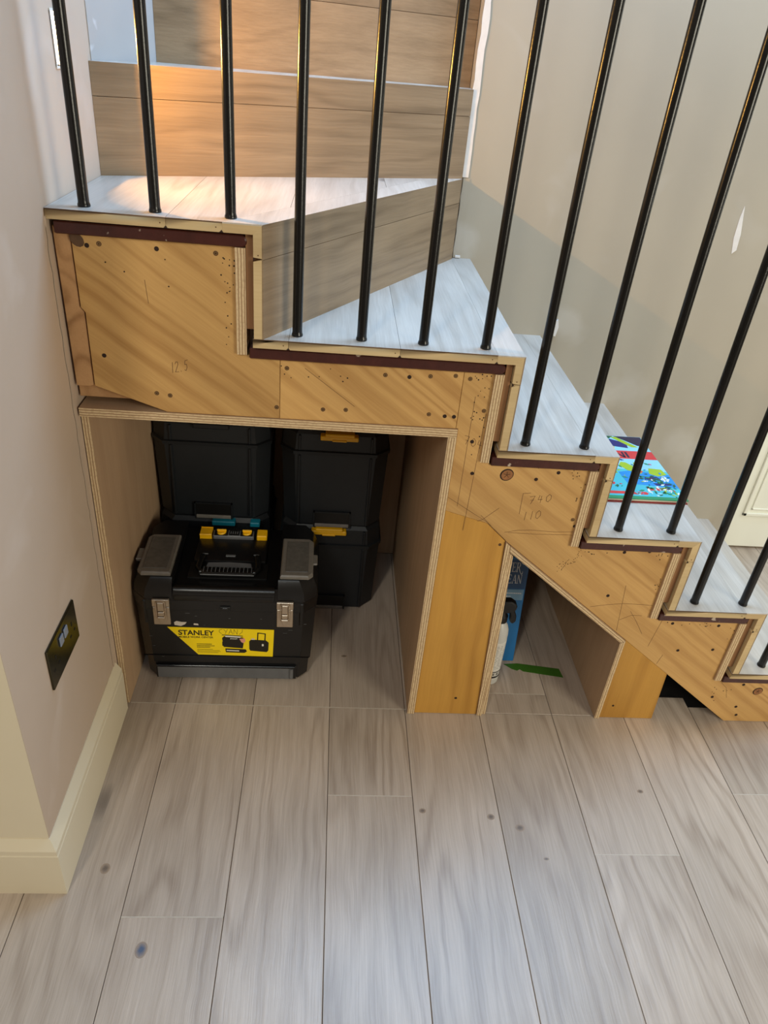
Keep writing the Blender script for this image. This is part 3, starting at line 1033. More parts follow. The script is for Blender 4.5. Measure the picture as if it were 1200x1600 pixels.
# ------------------------------------------------------------------ big tool box
M_blk = paint('black_plastic', srgb(15, 15, 16), 0.34, 0.15, 70, 0.06)
M_blk2 = paint('black_plastic_lid', srgb(13, 13, 14), 0.27, 0.15, 70, 0.05)
M_gry = paint('charcoal_drawer', srgb(98, 99, 101), 0.4, 0.08, 40, 0.04)
M_org = paint('smoky_organizer_lid', srgb(112, 106, 98), 0.35, 0.1, 60, 0.04)
M_org2 = paint('smoky_organizer_window', srgb(92, 88, 82), 0.25, 0.15, 90, 0.03)
M_yel = paint('yellow_plastic', srgb(242, 184, 14), 0.4, 0.05)
M_stk = paint('yellow_sticker', srgb(250, 218, 10), 0.35, 0.02)
M_ink = paint('black_ink', srgb(26, 22, 12), 0.5, 0.05)
M_met = paint('latch_metal', srgb(196, 180, 160), 0.36, 0.06, 50, metal=0.85)
M_scuff = paint('white_scuff', srgb(206, 196, 182), 0.8, 0.1)
M_pink = paint('pink_print', srgb(222, 150, 130), 0.5, 0.1)
M_paper = paint('white_print', srgb(228, 226, 214), 0.5, 0.05)
tb = thing('tool_box', 'large black tool box with steel latches, yellow sticker and two smoky organizer lids', 'tool box', (-0.1465, 0.097, 0.0005), (0, 0, 0.018))
b = MB()
b.loft([oct_sec(0.0, 0.188, 0.012, 0.25, 0.02), oct_sec(0.012, 0.200, 0.0, 0.26, 0.022), oct_sec(0.062, 0.203, 0.0, 0.262, 0.024)], M_blk)
b.loft([oct_sec(0.062, 0.207, -0.003, 0.263, 0.026), oct_sec(0.232, 0.216, -0.003, 0.266, 0.030)], M_blk)
b.build('body', tb)
b = MB()
b.loft([oct_sec(0.234, 0.217, -0.005, 0.268, 0.030), oct_sec(0.262, 0.220, -0.005, 0.270, 0.034), oct_sec(0.272, 0.216, 0.0, 0.268, 0.036), oct_sec(0.292, 0.205, 0.010, 0.262, 0.04)], M_blk2)
lid = b.build('lid', tb)
b = MB()   # rounded shiny front ledge
b.tube([(-0.120, 0.012, 0.2805), (0.116, 0.012, 0.2805)], 0.0165, M_blk2, 16)
b.box((-0.120, -0.006, 0.262), (0.116, 0.03, 0.2805), M_blk2, bevel=0.004, seg=2)
b.build('front_ledge', lid)
for s in (-1, 1):    # raised ends that carry the organizers
    b = MB()
    b.loft([[Vector((s * q, y, z)) for q, y in ((0.124, y0), (hx - 0.03, y0), (hx, y0 + 0.03), (hx, 0.225), (hx - 0.02, 0.255), (0.124, 0.255))]
            for z, hx, y0 in ((0.266, 0.218, -0.003), (0.288, 0.216, 0.0), (0.312, 0.206, 0.012), (0.316, 0.203, 0.016))], M_blk)
    b.build('organizer_base', lid)
    b = MB()
    b.loft([[Vector((s * q, y, z)) for q, y in ((0.128 + i, 0.020 + i), (0.196 - i, 0.020 + i), (0.206 - i, 0.032 + i), (0.206 - i, 0.165), (0.196 - i, 0.178 - i), (0.128 + i, 0.178 - i))]
            for z, i in ((0.316, 0.0), (0.323, 0.0), (0.326, 0.003))], M_org)
    b.box((s * 0.204, 0.075, 0.317), (s * 0.216, 0.115, 0.3225), M_org, bevel=0.002)
    ol = b.build('organizer_lid', tb)
    ol['label'] = 'smoky grey translucent organizer lid'
    b = MB()
    b.box((s * 0.140, 0.036, 0.3262), (s * 0.194, 0.162, 0.3272), M_org2, bevel=0.0004)
    b.build('lid_window', ol)
b = MB()
b.box((-0.088, 0.105, 0.292), (0.088, 0.200, 0.303), M_blk, bevel=0.004, seg=2)
b.box((-0.094, 0.046, 0.2915), (0.094, 0.106, 0.2945), M_dark)
tray = b.build('top_tray', tb)
b = MB()
b.box((-0.012, 0.120, 0.303), (0.012, 0.128, 0.3045), M_gry, bevel=0.0006)
b.box((-0.070, 0.128, 0.303), (-0.056, 0.132, 0.3045), M_gry, bevel=0.0006)
b.box((0.056, 0.128, 0.303), (0.070, 0.132, 0.3045), M_gry, bevel=0.0006)
tag(b.build('tray_catch', tray), kind='stuff')
b = MB()
b.box((-0.054, 0.198, 0.292), (0.050, 0.228, 0.312), M_gry, bevel=0.003)
b.box((-0.050, 0.200, 0.3115), (-0.016, 0.226, 0.3128), M_dark)
b.box((0.016, 0.200, 0.3115), (0.047, 0.226, 0.3128), M_dark)
b.box((-0.013, 0.201, 0.3115), (0.013, 0.225, 0.3128), M_dark)
for k in range(4):
    b.box((-0.010 + k * 0.0056, 0.208, 0.3128), (-0.0075 + k * 0.0056, 0.218, 0.3134), M_gry)
bar = b.build('combination_bar', tb)
for s in (-1, 1):
    b = MB()
    b.box((s * 0.058, 0.196, 0.292), (s * 0.084, 0.228, 0.316), M_yel, bevel=0.002)
    b.build('yellow_clip', tb)
    b = MB()
    c = Vector((s * 0.0325, 0.213, 0.3128))
    b.disc(c, 0.0125, (0, 0, 1), M_yel, 16, 0.004, ry=0.0105, r2=0.011)
    b.box((c.x - 0.012, c.y - 0.0015, c.z + 0.003), (c.x + 0.012, c.y + 0.003, c.z + 0.009), M_yel, bevel=0.001)
    b.build('yellow_knob', bar)
b = MB()   # carrying handle lying flat
b.tube([(-0.066, 0.118, 0.305), (-0.070, 0.095, 0.308), (-0.072, 0.070, 0.306), (-0.066, 0.056, 0.304), (0.066, 0.056, 0.304), (0.072, 0.070, 0.306), (0.070, 0.095, 0.308), (0.066, 0.118, 0.305)], 0.0075, M_blk2, 16)
b.box((-0.062, 0.044, 0.297), (0.062, 0.068, 0.312), M_blk2, bevel=0.004, seg=2)
hd = b.build('handle', tb)
b = MB()
for k in range(13):
    x = -0.057 + k * 0.0095
    b.box((x, 0.047, 0.3115), (x + 0.0012, 0.065, 0.3135), M_gry)
b.box((-0.064, 0.0430, 0.3035), (0.064, 0.0445, 0.3065), M_gry, bevel=0.0005)
b.build('grip_ribs', hd)
b = MB()
b.prism([(-0.055, 0.086), (0.055, 0.086), (0.052, 0.101), (0.0, 0.104), (-0.052, 0.101)], 'z', 0.2945, 0.2985, M_gry)
b.build('handle_rest', tray)
for xc in (-0.150, 0.142):     # steel draw latches
    b = MB()
    b.box((xc - 0.020, -0.0115, 0.247), (xc + 0.020, -0.004, 0.268), M_met, bevel=0.0012)
    b.box((xc - 0.0195, -0.0095, 0.190), (xc + 0.0195, -0.003, 0.2445), M_met, bevel=0.0012)
    la = b.build('latch', tb)
    b = MB()
    b.tube([(xc - 0.0105, -0.013, 0.212), (xc - 0.0105, -0.015, 0.262), (xc - 0.007, -0.015, 0.266), (xc + 0.007, -0.015, 0.266), (xc + 0.0105, -0.015, 0.262), (xc + 0.0105, -0.013, 0.212)], 0.0016, M_met, 8)
    b.box((xc - 0.0075, -0.0155, 0.236), (xc + 0.0075, -0.010, 0.262), M_met, bevel=0.0015)
    b.box((xc - 0.0075, -0.0165, 0.221), (xc + 0.0075, -0.009, 0.234), M_met, bevel=0.0015)
    b.box((xc - 0.0090, -0.0175, 0.214), (xc + 0.0090, -0.009, 0.2195), M_met, bevel=0.0015)
    b.prism([(xc - 0.008, 0.213), (xc + 0.008, 0.213), (xc + 0.003, 0.200), (xc, 0.198), (xc - 0.003, 0.200)], 'y', -0.014, -0.009, M_met, bevel=0.0008)
    b.build('latch_clip', la)
b = MB()
b.box((-0.012, -0.009, 0.240), (0.012, -0.004, 0.2485), M_dark, bevel=0.001)
b.box((-0.006, -0.0105, 0.2425), (0.006, -0.008, 0.2465), M_blk2, bevel=0.0006)
b.build('padlock_eye', tb)
b = MB()
b.box((-0.178, -0.005, 0.010), (0.172, 0.0035, 0.054), M_blk, bevel=0.001)
b.box((-0.174, -0.0075, 0.012), (0.160, -0.0045, 0.049), M_gry, bevel=0.001)
b.box((-0.176, -0.0095, 0.049), (0.170, -0.004, 0.056), M_blk2, bevel=0.0015)
b.tube([(0.160, -0.006, 0.016), (0.160, -0.006, 0.048)], 0.0055, M_gry, 16)
b.build('drawer_front', tb)
b = MB()   # moulded ribs at the sides of the front
for x0, x1 in ((0.176, 0.188), (-0.194, -0.184)):
    b.box((x0, -0.006, 0.190), (x1, 0.0, 0.262), M_blk, bevel=0.003)
b.box((-0.204, -0.0055, 0.086), (0.204, -0.002, 0.0865), M_blk2)
b.build('moulded_ribs', tb)
b = MB()
b.prism([(-0.141, 0.1785), (0.116, 0.1755), (0.113, 0.0865), (-0.071, 0.0895)], 'y', -0.0040, -0.0028, M_stk)
sticker = b.build('sticker', tb)
sticker['label'] = 'yellow maker sticker with black lettering'
b = MB()
SY = -0.0040
b.text('STANLEY', -0.1155, 0.1535, 0.086, 0.0165, SY, M_ink, 0.022)
b.text('MOBILE WORK CENTER', -0.1155, 0.1445, 0.083, 0.0058, SY, M_ink, 0.008)
for z, w in ((0.1240, 0.034), (0.1185, 0.042), (0.1135, 0.030)):
    x = -0.0730
    while x < -0.073 + w:
        q = rr.uniform(0.0015, 0.004)
        b.box((x, SY - 0.0004, z), (x + q, SY, z + 0.0022), M_ink)
        x += q + 0.001
for k in range(4):
    z, x = 0.1075 - k * 0.0036, -0.0725
    while x < -0.072 + (0.036, 0.054, 0.056, 0.050)[k]:
        q = rr.uniform(0.0012, 0.003)
        b.box((x, SY - 0.0004, z), (x + q, SY, z + 0.0008), M_ink)
        x += q + 0.0008
# two small product pictures
b.prism([(-0.008, 0.117), (0.039, 0.113), (0.043, 0.143), (0.040, 0.149), (-0.006, 0.152), (-0.011, 0.146)], 'y', SY - 0.0004, SY, M_ink)
b.prism([(-0.011, 0.121), (-0.007, 0.119), (-0.007, 0.134), (-0.011, 0.134)], 'y', SY - 0.0005, SY, M_ink)
b.prism([(-0.003, 0.1505), (0.034, 0.1485), (0.034, 0.1525), (-0.003, 0.1545)], 'y', SY - 0.0007, SY, M_paper)
b.prism([(-0.012, 0.1555), (0.040, 0.1525), (0.040, 0.1545), (-0.010, 0.1575)], 'y', SY - 0.0005, SY, M_ink)
b.text('STANLEY', 0.009, 0.1430, 0.018, 0.0034, SY - 0.0004, M_paper, 0.01)
b.prism([(0.031, 0.145), (0.044, 0.147), (0.046, 0.138), (0.041, 0.131), (0.036, 0.134)], 'y', SY - 0.0009, SY, M_pink)
b.prism([(-0.003, 0.099), (0.043, 0.098), (0.049, 0.103), (0.046, 0.110), (-0.004, 0.112)], 'y', SY - 0.0004, SY, M_ink)
b.prism([(-0.001, 0.104), (0.030, 0.103), (0.030, 0.106), (-0.001, 0.107)], 'y', SY - 0.0007, SY, M_paper)
b.prism([(0.057, 0.106), (0.098, 0.102), (0.102, 0.108), (0.103, 0.134), (0.096, 0.141), (0.060, 0.143), (0.055, 0.137), (0.055, 0.112)], 'y', SY - 0.0004, SY, M_ink)
b.prism([(0.086, 0.122), (0.0905, 0.122), (0.0905, 0.129), (0.086, 0.129)], 'y', SY - 0.0007, SY, M_paper)
b.prism([(0.060, 0.1425), (0.069, 0.1425), (0.068, 0.147), (0.061, 0.147)], 'y', SY - 0.0007, SY, M_scuff)
b.ribbon([(0.0755, 0.140), (0.0765, 0.165), (0.0945, 0.1625), (0.0935, 0.139)], 0.0028, M_ink, SY)
scrawl(b, '(YAN)', -0.0185, 0.1600, 0.0105, 0.0155, M_ink, SY, 0.0007, -0.02, 1.15)
b.build('sticker_print', sticker)
b = MB()
b.prism([(-0.123, 0.185), (-0.108, 0.182), (-0.098, 0.188), (-0.094, 0.1945), (-0.106, 0.1945), (-0.118, 0.1975), (-0.124, 0.193)], 'y', -0.0036, -0.0028, M_scuff)
b.prism([(-0.078, 0.1865), (-0.066, 0.1855), (-0.067, 0.190), (-0.077, 0.191)], 'y', -0.0036, -0.0028, M_scuff)
for k in range(26):
    x, z = rr.uniform(-0.19, 0.19), rr.uniform(0.066, 0.225)
    if -0.15 < x < 0.12 and 0.08 < z < 0.185:
        continue
    w = rr.uniform(0.002, 0.012)
    b.box((x, -0.0034, z), (x + w, -0.0026, z + rr.uniform(0.0003, 0.0008)), M_gry)
tag(b.build('scuff_marks', tb), kind='stuff')

# ------------------------------------------------------------------ stacked storage boxes behind it
M_box = paint('slate_plastic', srgb(27, 31, 35), 0.5, 0.08, 50, 0.06)
M_box2 = paint('slate_plastic_lid', srgb(23, 27, 31), 0.5, 0.08, 50, 0.06)
M_teal = paint('teal_plastic', srgb(18, 122, 146), 0.4, 0.05)
M_plate = paint('worn_grey_plate', srgb(120, 116, 110), 0.5, 0.15, 60)


def stack_box(loc, w, d, h, label, clip_mat, clip_xs, rz=0.0, recess=True):
    t = thing('storage_box', label, 'storage box', loc, (0, 0, rz), 'lidded tool boxes stacked in the alcove')
    hs = h * 0.765
    c = 0.034
    b = MB()
    b.loft([oct_sec(0.0, w / 2 - 0.014, 0.012, d - 0.01, c), oct_sec(0.006, w / 2 - 0.010, 0.008, d - 0.006, c), oct_sec(hs, w / 2 - 0.003, 0.002, d - 0.002, c)], M_box)
    b.build('body', t)
    b = MB()
    b.loft([oct_sec(hs, w / 2, -0.003, d, c), oct_sec(hs + 0.010, w / 2 + 0.001, -0.004, d, c), oct_sec(hs + 0.012, w / 2 - 0.004, 0.001, d - 0.003, c), oct_sec(h - 0.012, w / 2 - 0.007, 0.004, d - 0.006, c),
            oct_sec(h - 0.001, w / 2 - 0.014, 0.012, d - 0.012, c)], M_box2)
    b.build('lid', t)
    for s in (-1, 1):
        b = MB()
        x = s * w * 0.325
        b.box((x - 0.0025, -0.0035, 0.012), (x + 0.0025, 0.012, hs - 0.002), M_box2, bevel=0.001)
        b.box((x - 0.0025, -0.0035, hs + 0.013), (x + 0.0025, 0.012, h - 0.014), M_box2, bevel=0.001)
        b.build('rib', t)
    if recess:
        b = MB()
        b.box((-0.048, 0.0025, 0.004), (0.048, 0.02, 0.048), M_dark, bevel=0.001)
        for q in (((-0.050, 0.046), (0.050, 0.049)), ((-0.050, 0.0), (-0.047, 0.049)), ((0.047, 0.0), (0.050, 0.049))):
            b.box((q[0][0], -0.0005, q[0][1]), (q[1][0], 0.02, q[1][1]), M_box2)
        r = b.build('latch_recess', t)
        b = MB()
        b.box((-0.046, -0.001, 0.001), (0.046, 0.01, 0.011), M_plate, bevel=0.001)
        b.build('plate', r)
    for xa, xb in clip_xs:
        b = MB()
        if clip_mat is M_yel:
            b.box((xa, -0.012, h - 0.021), (xb, 0.014, h - 0.008), clip_mat, bevel=0.002)
            b.box((xa + 0.012, -0.013, h - 0.010), (xb - 0.010, 0.014, h - 0.001), clip_mat, bevel=0.002)
            b.box((xa + 0.030, -0.014, h - 0.022), (xb - 0.030, -0.004, h - 0.017), clip_mat, bevel=0.001)
        else:
            b.box((xa, -0.010, h - 0.016), (xb, 0.014, h - 0.002), clip_mat, bevel=0.002)
        b.build('clip', t)
    return t


HB = 0.290
stack_box((0.100, 0.392, 0.0005), 0.282, 0.27, HB, 'lower slate black storage box with yellow clip, right stack in the alcove', M_yel, [(-0.054, 0.042)])
stack_box((0.1005, 0.388, HB + 0.001), 0.282, 0.27, HB, 'upper slate black storage box with yellow clip, right stack in the alcove', M_yel, [(-0.040, 0.056)])
stack_box((-0.2185, 0.405, 0.0005), 0.306, 0.25, HB, 'lower black storage box with teal clips behind the large tool box', M_teal, [(-0.004, 0.058), (0.098, 0.124)], recess=False)
stack_box((-0.2185, 0.405, HB + 0.001), 0.306, 0.25, HB, 'upper black storage box above the teal clips, left stack in the alcove', M_blk, [(-0.04, 0.05)])

# ------------------------------------------------------------------ small alcove: case, carton, spray bottle, tape
M_navy = paint('navy_black_case', srgb(24, 28, 36), 0.5, 0.1)
cs = thing('black_case', 'black hard case standing behind the blue carton', 'case', (0.575, 0.42, 0.0005))
b = MB()
b.loft([oct_sec(0.0, 0.052, -0.09, 0.10, 0.012), oct_sec(0.30, 0.055, -0.094, 0.104, 0.012)], M_navy)
b.build('body', cs)
b = MB()
b.loft([oct_sec(0.301, 0.057, -0.096, 0.106, 0.012), oct_sec(0.322, 0.057, -0.096, 0.106, 0.012), oct_sec(0.334, 0.050, -0.088, 0.098, 0.014)], M_navy)
b.build('lid', cs)

M_blue = paint('blue_card', srgb(22, 104, 164), 0.45, 0.04)
M_blue2 = paint('pale_blue_print', srgb(112, 152, 182), 0.45, 0.04)
M_bluedk = paint('deep_blue_print', srgb(18, 72, 122), 0.45, 0.04)
M_bprint = paint('white_blue_print', srgb(206, 214, 222), 0.5, 0.05)
cb = thing('carton', 'tall blue cleaner carton with white serif lettering leaning back', 'carton', (0.5700, 0.196, 0.0015), (-0.165, 0, 0))
CW, CH = 0.051, 0.322
b = MB()
b.box((-CW, 0, 0), (CW, 0.055, CH), M_blue, bevel=0.0012)
b.build('box', cb)
b = MB()
b.box((-CW + 0.0005, 0.0005, CH - 0.001), (CW - 0.0005, 0.03, CH + 0.0006), M_bluedk)
b.build('top_flap', cb)
b = MB()
b.box((-CW + 0.001, -0.0004, CH - 0.094), (CW - 0.001, 0, CH - 0.008), M_bluedk)
b.box((-CW + 0.001, -0.0005, CH - 0.128), (CW - 0.004, 0, CH - 0.096), M_blue2)
GLY = {'V': [[(0, 1), (.22, 1), (.52, .22), (.62, 0), (.5, 0)], [(.5, 0), (.62, 0), (.95, 1), (.83, 1)], [(-.08, 1), (.32, 1), (.32, .95), (-.08, .95)], [(.72, 1), (1.05, 1), (1.05, .95), (.72, .95)]],
       'E': [[(.1, 0), (.32, 0), (.32, 1), (.1, 1)], [(0, .94), (.85, .94), (.85, 1), (0, 1)], [(0, 0), (.9, 0), (.9, .07), (0, .07)], [(.3, .48), (.7, .48), (.7, .54), (.3, .54)],
             [(.78, .78), (.85, .78), (.85, 1), (.80, 1)], [(.82, 0), (.9, 0), (.95, .25), (.88, .25)], [(.66, .38), (.71, .38), (.71, .64), (.66, .64)]],
       'R': [[(.1, 0), (.32, 0), (.32, 1), (.1, 1)], [(0, .95), (.65, .95), (.65, 1), (0, 1)], [(0, 0), (.42, 0), (.42, .05), (0, .05)], [(.62, 1), (.82, .92), (.70, .86), (.62, .95)],
             [(.70, .86), (.82, .92), (.90, .75), (.70, .72)], [(.70, .72), (.90, .75), (.78, .54), (.62, .56)], [(.3, .48), (.64, .48), (.78, .54), (.62, .56), (.3, .53)],
             [(.42, .50), (.66, .50), (1.10, -.02), (.92, -.02)], [(.92, -.02), (1.10, -.02), (1.35, -.16), (1.25, -.22)], [(1.25, -.22), (1.35, -.16), (1.52, -.05), (1.60, -.16), (1.42, -.24)],
             [(1.52, -.05), (1.60, -.16), (1.62, .06), (1.46, .10), (1.50, .04)]],
       'A': [[(.40, .9), (.52, 1), (.16, 0), (.06, 0)], [(.42, 1), (.62, 1), (1.0, 0), (.76, 0)], [(.22, .34), (.80, .34), (.80, .40), (.22, .40)], [(-.04, 0), (.28, 0), (.28, .05), (-.04, .05)], [(.66, 0), (1.1, 0), (1.1, .05), (.66, .05)]],
       'N': [[(.1, 0), (.2, 0), (.2, 1), (.1, 1)], [(.02, 1), (.30, 1), (.95, 0), (.78, 0)], [(.82, 0), (.94, 0), (.94, 1), (.86, 1)], [(0, 0), (.32, 0), (.32, .05), (0, .05)], [(.72, .95), (1.06, .95), (1.06, 1), (.72, 1)]]}


def serif(b, s, x, z, w, h, y, m, adv=1.02):
    for ch in s:
        for pl in GLY[ch]:
            b.prism([(x + px * w, z + pz * h) for px, pz in pl], 'y', y - 0.0004, y, m)
        x += w * adv
    return x


serif(b, 'VER', -0.006, CH - 0.044, 0.0115, 0.028, -0.0004, M_bprint)
serif(b, 'EAN', -0.002, CH - 0.078, 0.0122, 0.026, -0.0004, M_bprint, 1.06)
b.tube([(0.030, -0.0006, CH - 0.017), (0.036, -0.0006, CH - 0.021), (0.042, -0.0006, CH - 0.020), (0.045, -0.0006, CH - 0.016), (0.041, -0.0006, CH - 0.013)], 0.0009, M_bprint, 6)
for z, xa, xb in ((CH - 0.109, -0.03, 0.042), (CH - 0.119, -0.03, 0.014), (CH - 0.146, -0.022, 0.026)):
    x = xa
    while x < xb:
        q = rr.uniform(0.002, 0.006)
        b.box((x, -0.0009, z), (min(x + q, xb), -0.0004, z + 0.0032), M_bprint)
        x += q + 0.0008
z = CH - 0.156
for blk in ((0.028, 4), (0.022, 3), (0.026, 3), (0.022, 3), (0.026, 4), (0.016, 2), (0.01, 1)):
    for k in range(blk[1]):
        w = blk[0] * rr.uniform(0.6, 1.0)
        b.box((-0.006, -0.0008, z), (-0.006 + w, -0.0002, z + 0.0016), M_blue2)
        z -= 0.0038
    z -= 0.009
b.build('printing', cb)

M_bottle = paint('white_bottle', srgb(206, 206, 202), 0.35, 0.02)
M_label = paint('bottle_label', srgb(224, 222, 216), 0.5, 0.02)
M_trig = paint('black_trigger', srgb(14, 14, 15), 0.4, 0.1)
M_gprint = paint('grey_print', srgb(128, 126, 122), 0.5, 0.1)
sp = thing('spray_bottle', 'white spray bottle with black trigger head in the small alcove', 'bottle', (0.5385, 0.128, 0.0005))
b = MB()
b.lathe([(0.020, 0), (0.0245, 0.002), (0.0258, 0.006), (0.0258, 0.150), (0.0258, 0.166), (0.0245, 0.180), (0.0205, 0.193), (0.0145, 0.202), (0.012, 0.206), (0.012, 0.214)], (0, 0, 0), M_bottle, 28)
b.build('body', sp)
b = MB()
b.lathe([(0.0258, 0.022), (0.0263, 0.0225), (0.0263, 0.148), (0.0258, 0.1485)], (0, 0, 0), M_label, 28)
lb = b.build('paper_label', sp)
b = MB()
b.lathe([(0.0262, 0.026), (0.0267, 0.0262), (0.0267, 0.032), (0.0262, 0.0322)], (0, 0, 0), M_trig, 28)
b.lathe([(0.0262, 0.046), (0.0267, 0.0462), (0.0267, 0.049), (0.0262, 0.0492)], (0, 0, 0), M_trig, 28)
for k in range(15):
    z = 0.060 + k * 0.0055
    for s0 in range(5):
        a0 = -2.1 + s0 * 0.42 + rr.uniform(0, 0.06)
        a1 = a0 + rr.uniform(0.18, 0.36)
        p = [Vector((math.cos(a) * 0.0265, math.sin(a) * 0.0265, 0)) for a in (a0, a1)]
        b.face([p[0] + Vector((0, 0, z)), p[1] + Vector((0, 0, z)), p[1] + Vector((0, 0, z + 0.0013)), p[0] + Vector((0, 0, z + 0.0013))], M_gprint)
for a in (-1.6, -1.15, -0.7):
    p = [Vector((math.cos(q) * 0.0266, math.sin(q) * 0.0266, 0)) for q in (a, a + 0.3)]
    b.face([p[0] + Vector((0, 0, 0.035)), p[1] + Vector((0, 0, 0.035)), p[1] + Vector((0, 0, 0.044)), p[0] + Vector((0, 0, 0.044))], M_gprint)
b.build('label_print', lb)
b = MB()
b.lathe([(0.0155, 0.206), (0.0160, 0.208), (0.0160, 0.224), (0.0120, 0.228), (0.010, 0.236), (0.010, 0.244)], (0, 0, 0), M_trig, 20)
b.prism([(-0.020, 0.240), (0.012, 0.236), (0.030, 0.246), (0.032, 0.262), (0.016, 0.274), (-0.014, 0.272), (-0.026, 0.256)], 'y', -0.012, 0.012, M_trig, bevel=0.003)
b.build('spray_head', sp)
b = MB()
b.prism([(0.012, 0.250), (0.026, 0.250), (0.036, 0.226), (0.037, 0.208), (0.030, 0.200), (0.022, 0.206), (0.020, 0.226)], 'y', -0.008, 0.008, M_trig, bevel=0.0025)
b.build('trigger', sp)

M_tape = paint('green_tape', srgb(58, 104, 26), 0.55, 0.06, 30, 0.05)
b = MB()
b.prism([(0, 0.0), (0.02, -0.018), (0.034, -0.024), (0.042, -0.018), (0.050, -0.026), (0.158, -0.045), (0.154, -0.012), (0.04, 0.004)], 'z', 0.0002, 0.0008, M_tape)
tag(b.build('tape_strip', None, (0.592, 0.184, 0.0)), 'torn strip of green tape stuck to the floor of the small alcove', 'tape')

# ------------------------------------------------------------------ picture book on the fourth tread
bk = thing('picture_book', 'colourful hardback picture book lying on the fourth tread', 'book', (0.677, 0.133, ZT[4] + 0.0004), (0, 0, 0.012))
BW, BH = 0.243, 0.325
col = {n: paint('print_' + n, srgb(*c), 0.3, 0.03, 40) for n, c in dict(sky=(150, 212, 226), aqua=(70, 186, 196), blue=(24, 140, 206), navy=(30, 40, 110), green=(40, 140, 92), leaf=(20, 92, 64),
                                                                     lime=(164, 190, 46), sand=(226, 208, 140), red=(216, 60, 62), orange=(226, 122, 40), white=(236, 238, 236), dark=(34, 34, 62), yellow=(228, 196, 60)).items()}
M_redcover = paint('red_cover', srgb(150, 34, 38), 0.4, 0.05)
M_pages = paint('page_edges', srgb(216, 206, 184), 0.7, 0.06, 200)
b = MB()
b.box((0, 0, 0), (BW, BH, 0.0025), M_redcover, bevel=0.0006)
b.build('back_cover', bk)
b = MB()
b.box((0.003, 0.004, 0.0025), (BW - 0.005, BH - 0.004, 0.0085), M_pages)
b.build('pages', bk)
b = MB()
b.box((0, 0, 0.0085), (BW, BH, 0.0110), col['green'], bevel=0.0006)
fc = b.build('front_cover', bk)
b = MB()
ZP = 0.0110


def pr(pts, c, lift=0):
    b.prism(pts, 'z', ZP - 0.0001, ZP + 0.00012 + lift * 0.00008, col[c])


pr([(0.001, 0.012), (BW - 0.001, 0.012), (BW - 0.001, 0.195), (0.001, 0.195)], 'aqua')
pr([(0.001, 0.150), (BW - 0.001, 0.135), (BW - 0.001, 0.196), (0.001, 0.196)], 'sky', 1)
pr([(0.001, 0.238), (BW - 0.001, 0.238), (BW - 0.001, 0.324), (0.001, 0.324)], 'sky', 1)
pr([(0.001, 0.196), (BW - 0.001, 0.196), (BW - 0.001, 0.240), (0.001, 0.240)], 'red', 2)
pr([(0.120, 0.070), (BW - 0.001, 0.055), (BW - 0.001, 0.120), (0.150, 0.135), (0.115, 0.125)], 'blue', 2)
pr([(0.13, 0.268), (0.185, 0.256), (0.190, 0.285), (0.150, 0.306)], 'navy', 3)
pr([(0.165, 0.323), (BW - 0.002, 0.323), (BW - 0.002, 0.268), (0.215, 0.272), (0.19, 0.30)], 'dark', 3)
pr([(0.155, 0.318), (0.172, 0.318), (0.215, 0.262), (0.196, 0.262)], 'lime', 4)
pr([(0.12, 0.323), (0.165, 0.323), (0.15, 0.308), (0.125, 0.306)], 'leaf', 3)
pr([(0.12, 0.300), (0.145, 0.296), (0.146, 0.280), (0.126, 0.278)], 'white', 4)
pr([(0.12, 0.262), (0.150, 0.262), (0.146, 0.246), (0.12, 0.243)], 'yellow', 4)
pr([(0.138, 0.178), (0.150, 0.176), (0.180, 0.135), (0.172, 0.120), (0.142, 0.135), (0.128, 0.160)], 'lime', 4)
pr([(0.200, 0.150), (0.232, 0.146), (0.236, 0.120), (0.210, 0.110), (0.192, 0.122)], 'lime', 4)
pr([(0.05, 0.158), (0.075, 0.160), (0.085, 0.146), (0.07, 0.136), (0.045, 0.142)], 'orange', 4)
pr([(0.04, 0.170), (0.085, 0.168), (0.085, 0.160), (0.04, 0.162)], 'leaf', 4)
pr([(0.175, 0.105), (0.205, 0.108), (0.212, 0.096), (0.19, 0.088), (0.17, 0.094)], 'navy', 5)
pr([(0.185, 0.075), (0.225, 0.078), (0.230, 0.068), (0.19, 0.064)], 'navy', 5)
pr([(0.160, 0.052), (0.205, 0.055), (0.212, 0.046), (0.165, 0.040)], 'red', 5)
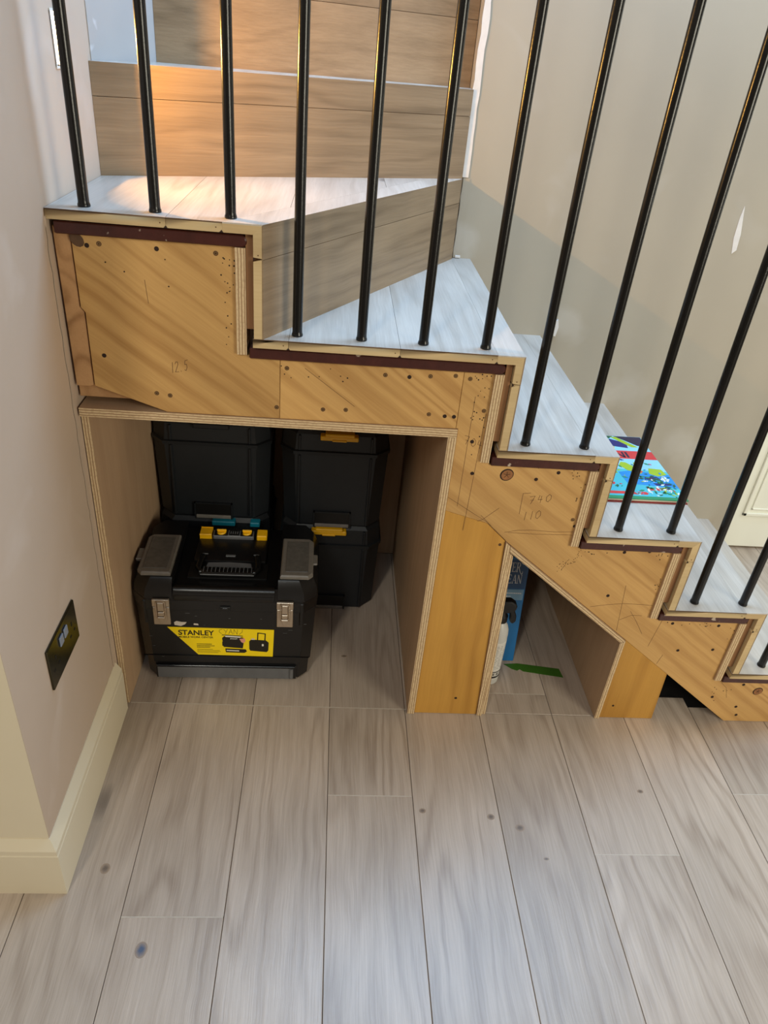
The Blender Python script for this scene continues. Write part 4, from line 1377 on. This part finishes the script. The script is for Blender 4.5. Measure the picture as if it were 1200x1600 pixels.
pr([(0.176, 0.054), (0.190, 0.0545), (0.192, 0.043), (0.178, 0.042)], 'white', 6)
pr([(0.04, 0.032), (0.150, 0.032), (0.156, 0.026), (0.150, 0.020), (0.04, 0.020)], 'red', 5)
pr([(0.150, 0.128), (0.165, 0.120), (0.180, 0.130), (0.170, 0.142)], 'red', 5)
pr([(0.154, 0.130), (0.172, 0.127), (0.174, 0.133), (0.158, 0.136)], 'white', 6)
rk = random.Random(21)
for k in range(150):
    c = rk.choice(['green', 'leaf', 'white', 'aqua', 'blue', 'navy', 'red', 'lime', 'green', 'leaf'])
    x, y = rk.uniform(0.02, 0.235), rk.uniform(0.012, 0.19)
    if rk.random() < 0.5:
        x, y = rk.uniform(0.16, 0.236), rk.uniform(0.012, 0.11)
        c = rk.choice(['green', 'leaf', 'green', 'white', 'leaf', 'sky'])
    a, q = rk.uniform(0, 3.1), rk.uniform(0.003, 0.009)
    cx, sx = math.cos(a) * q, math.sin(a) * q
    pr([(x + cx, y + sx), (x - sx * 0.45, y + cx * 0.45), (x - cx, y - sx), (x + sx * 0.45, y - cx * 0.45)], c, 7 + k % 5)
for cx, cy, rad in ((0.222, 0.095, 0.009),):
    for k in range(6):
        a = k * 1.047
        pr([(cx + math.cos(a + t) * r0, cy + math.sin(a + t) * r0) for t, r0 in ((0, 0.002), (-0.35, rad), (0, rad * 1.3), (0.35, rad))], 'white', 13)
b.build('cover_print', fc)
b = MB()   # title letters in the red band
for k, ch in enumerate('INI'):
    x0, w = 0.120 + (0, 0.016, 0.046)[k], 0.026
    if ch == 'N':
        for pl in ([(0, 0), (0.2, 0), (0.2, 1), (0, 1)], [(0.8, 0), (1, 0), (1, 1), (0.8, 1)], [(0, 1), (0.25, 1), (1, 0), (0.75, 0)]):
            b.prism([(x0 + px * w, 0.203 + py * 0.030) for px, py in pl], 'z', ZP, ZP + 0.0005, col['dark'])
    else:
        b.prism([(x0, 0.203), (x0 + 0.006, 0.203), (x0 + 0.006, 0.233), (x0, 0.233)], 'z', ZP, ZP + 0.0005, col['dark'])
b.build('title_print', fc)
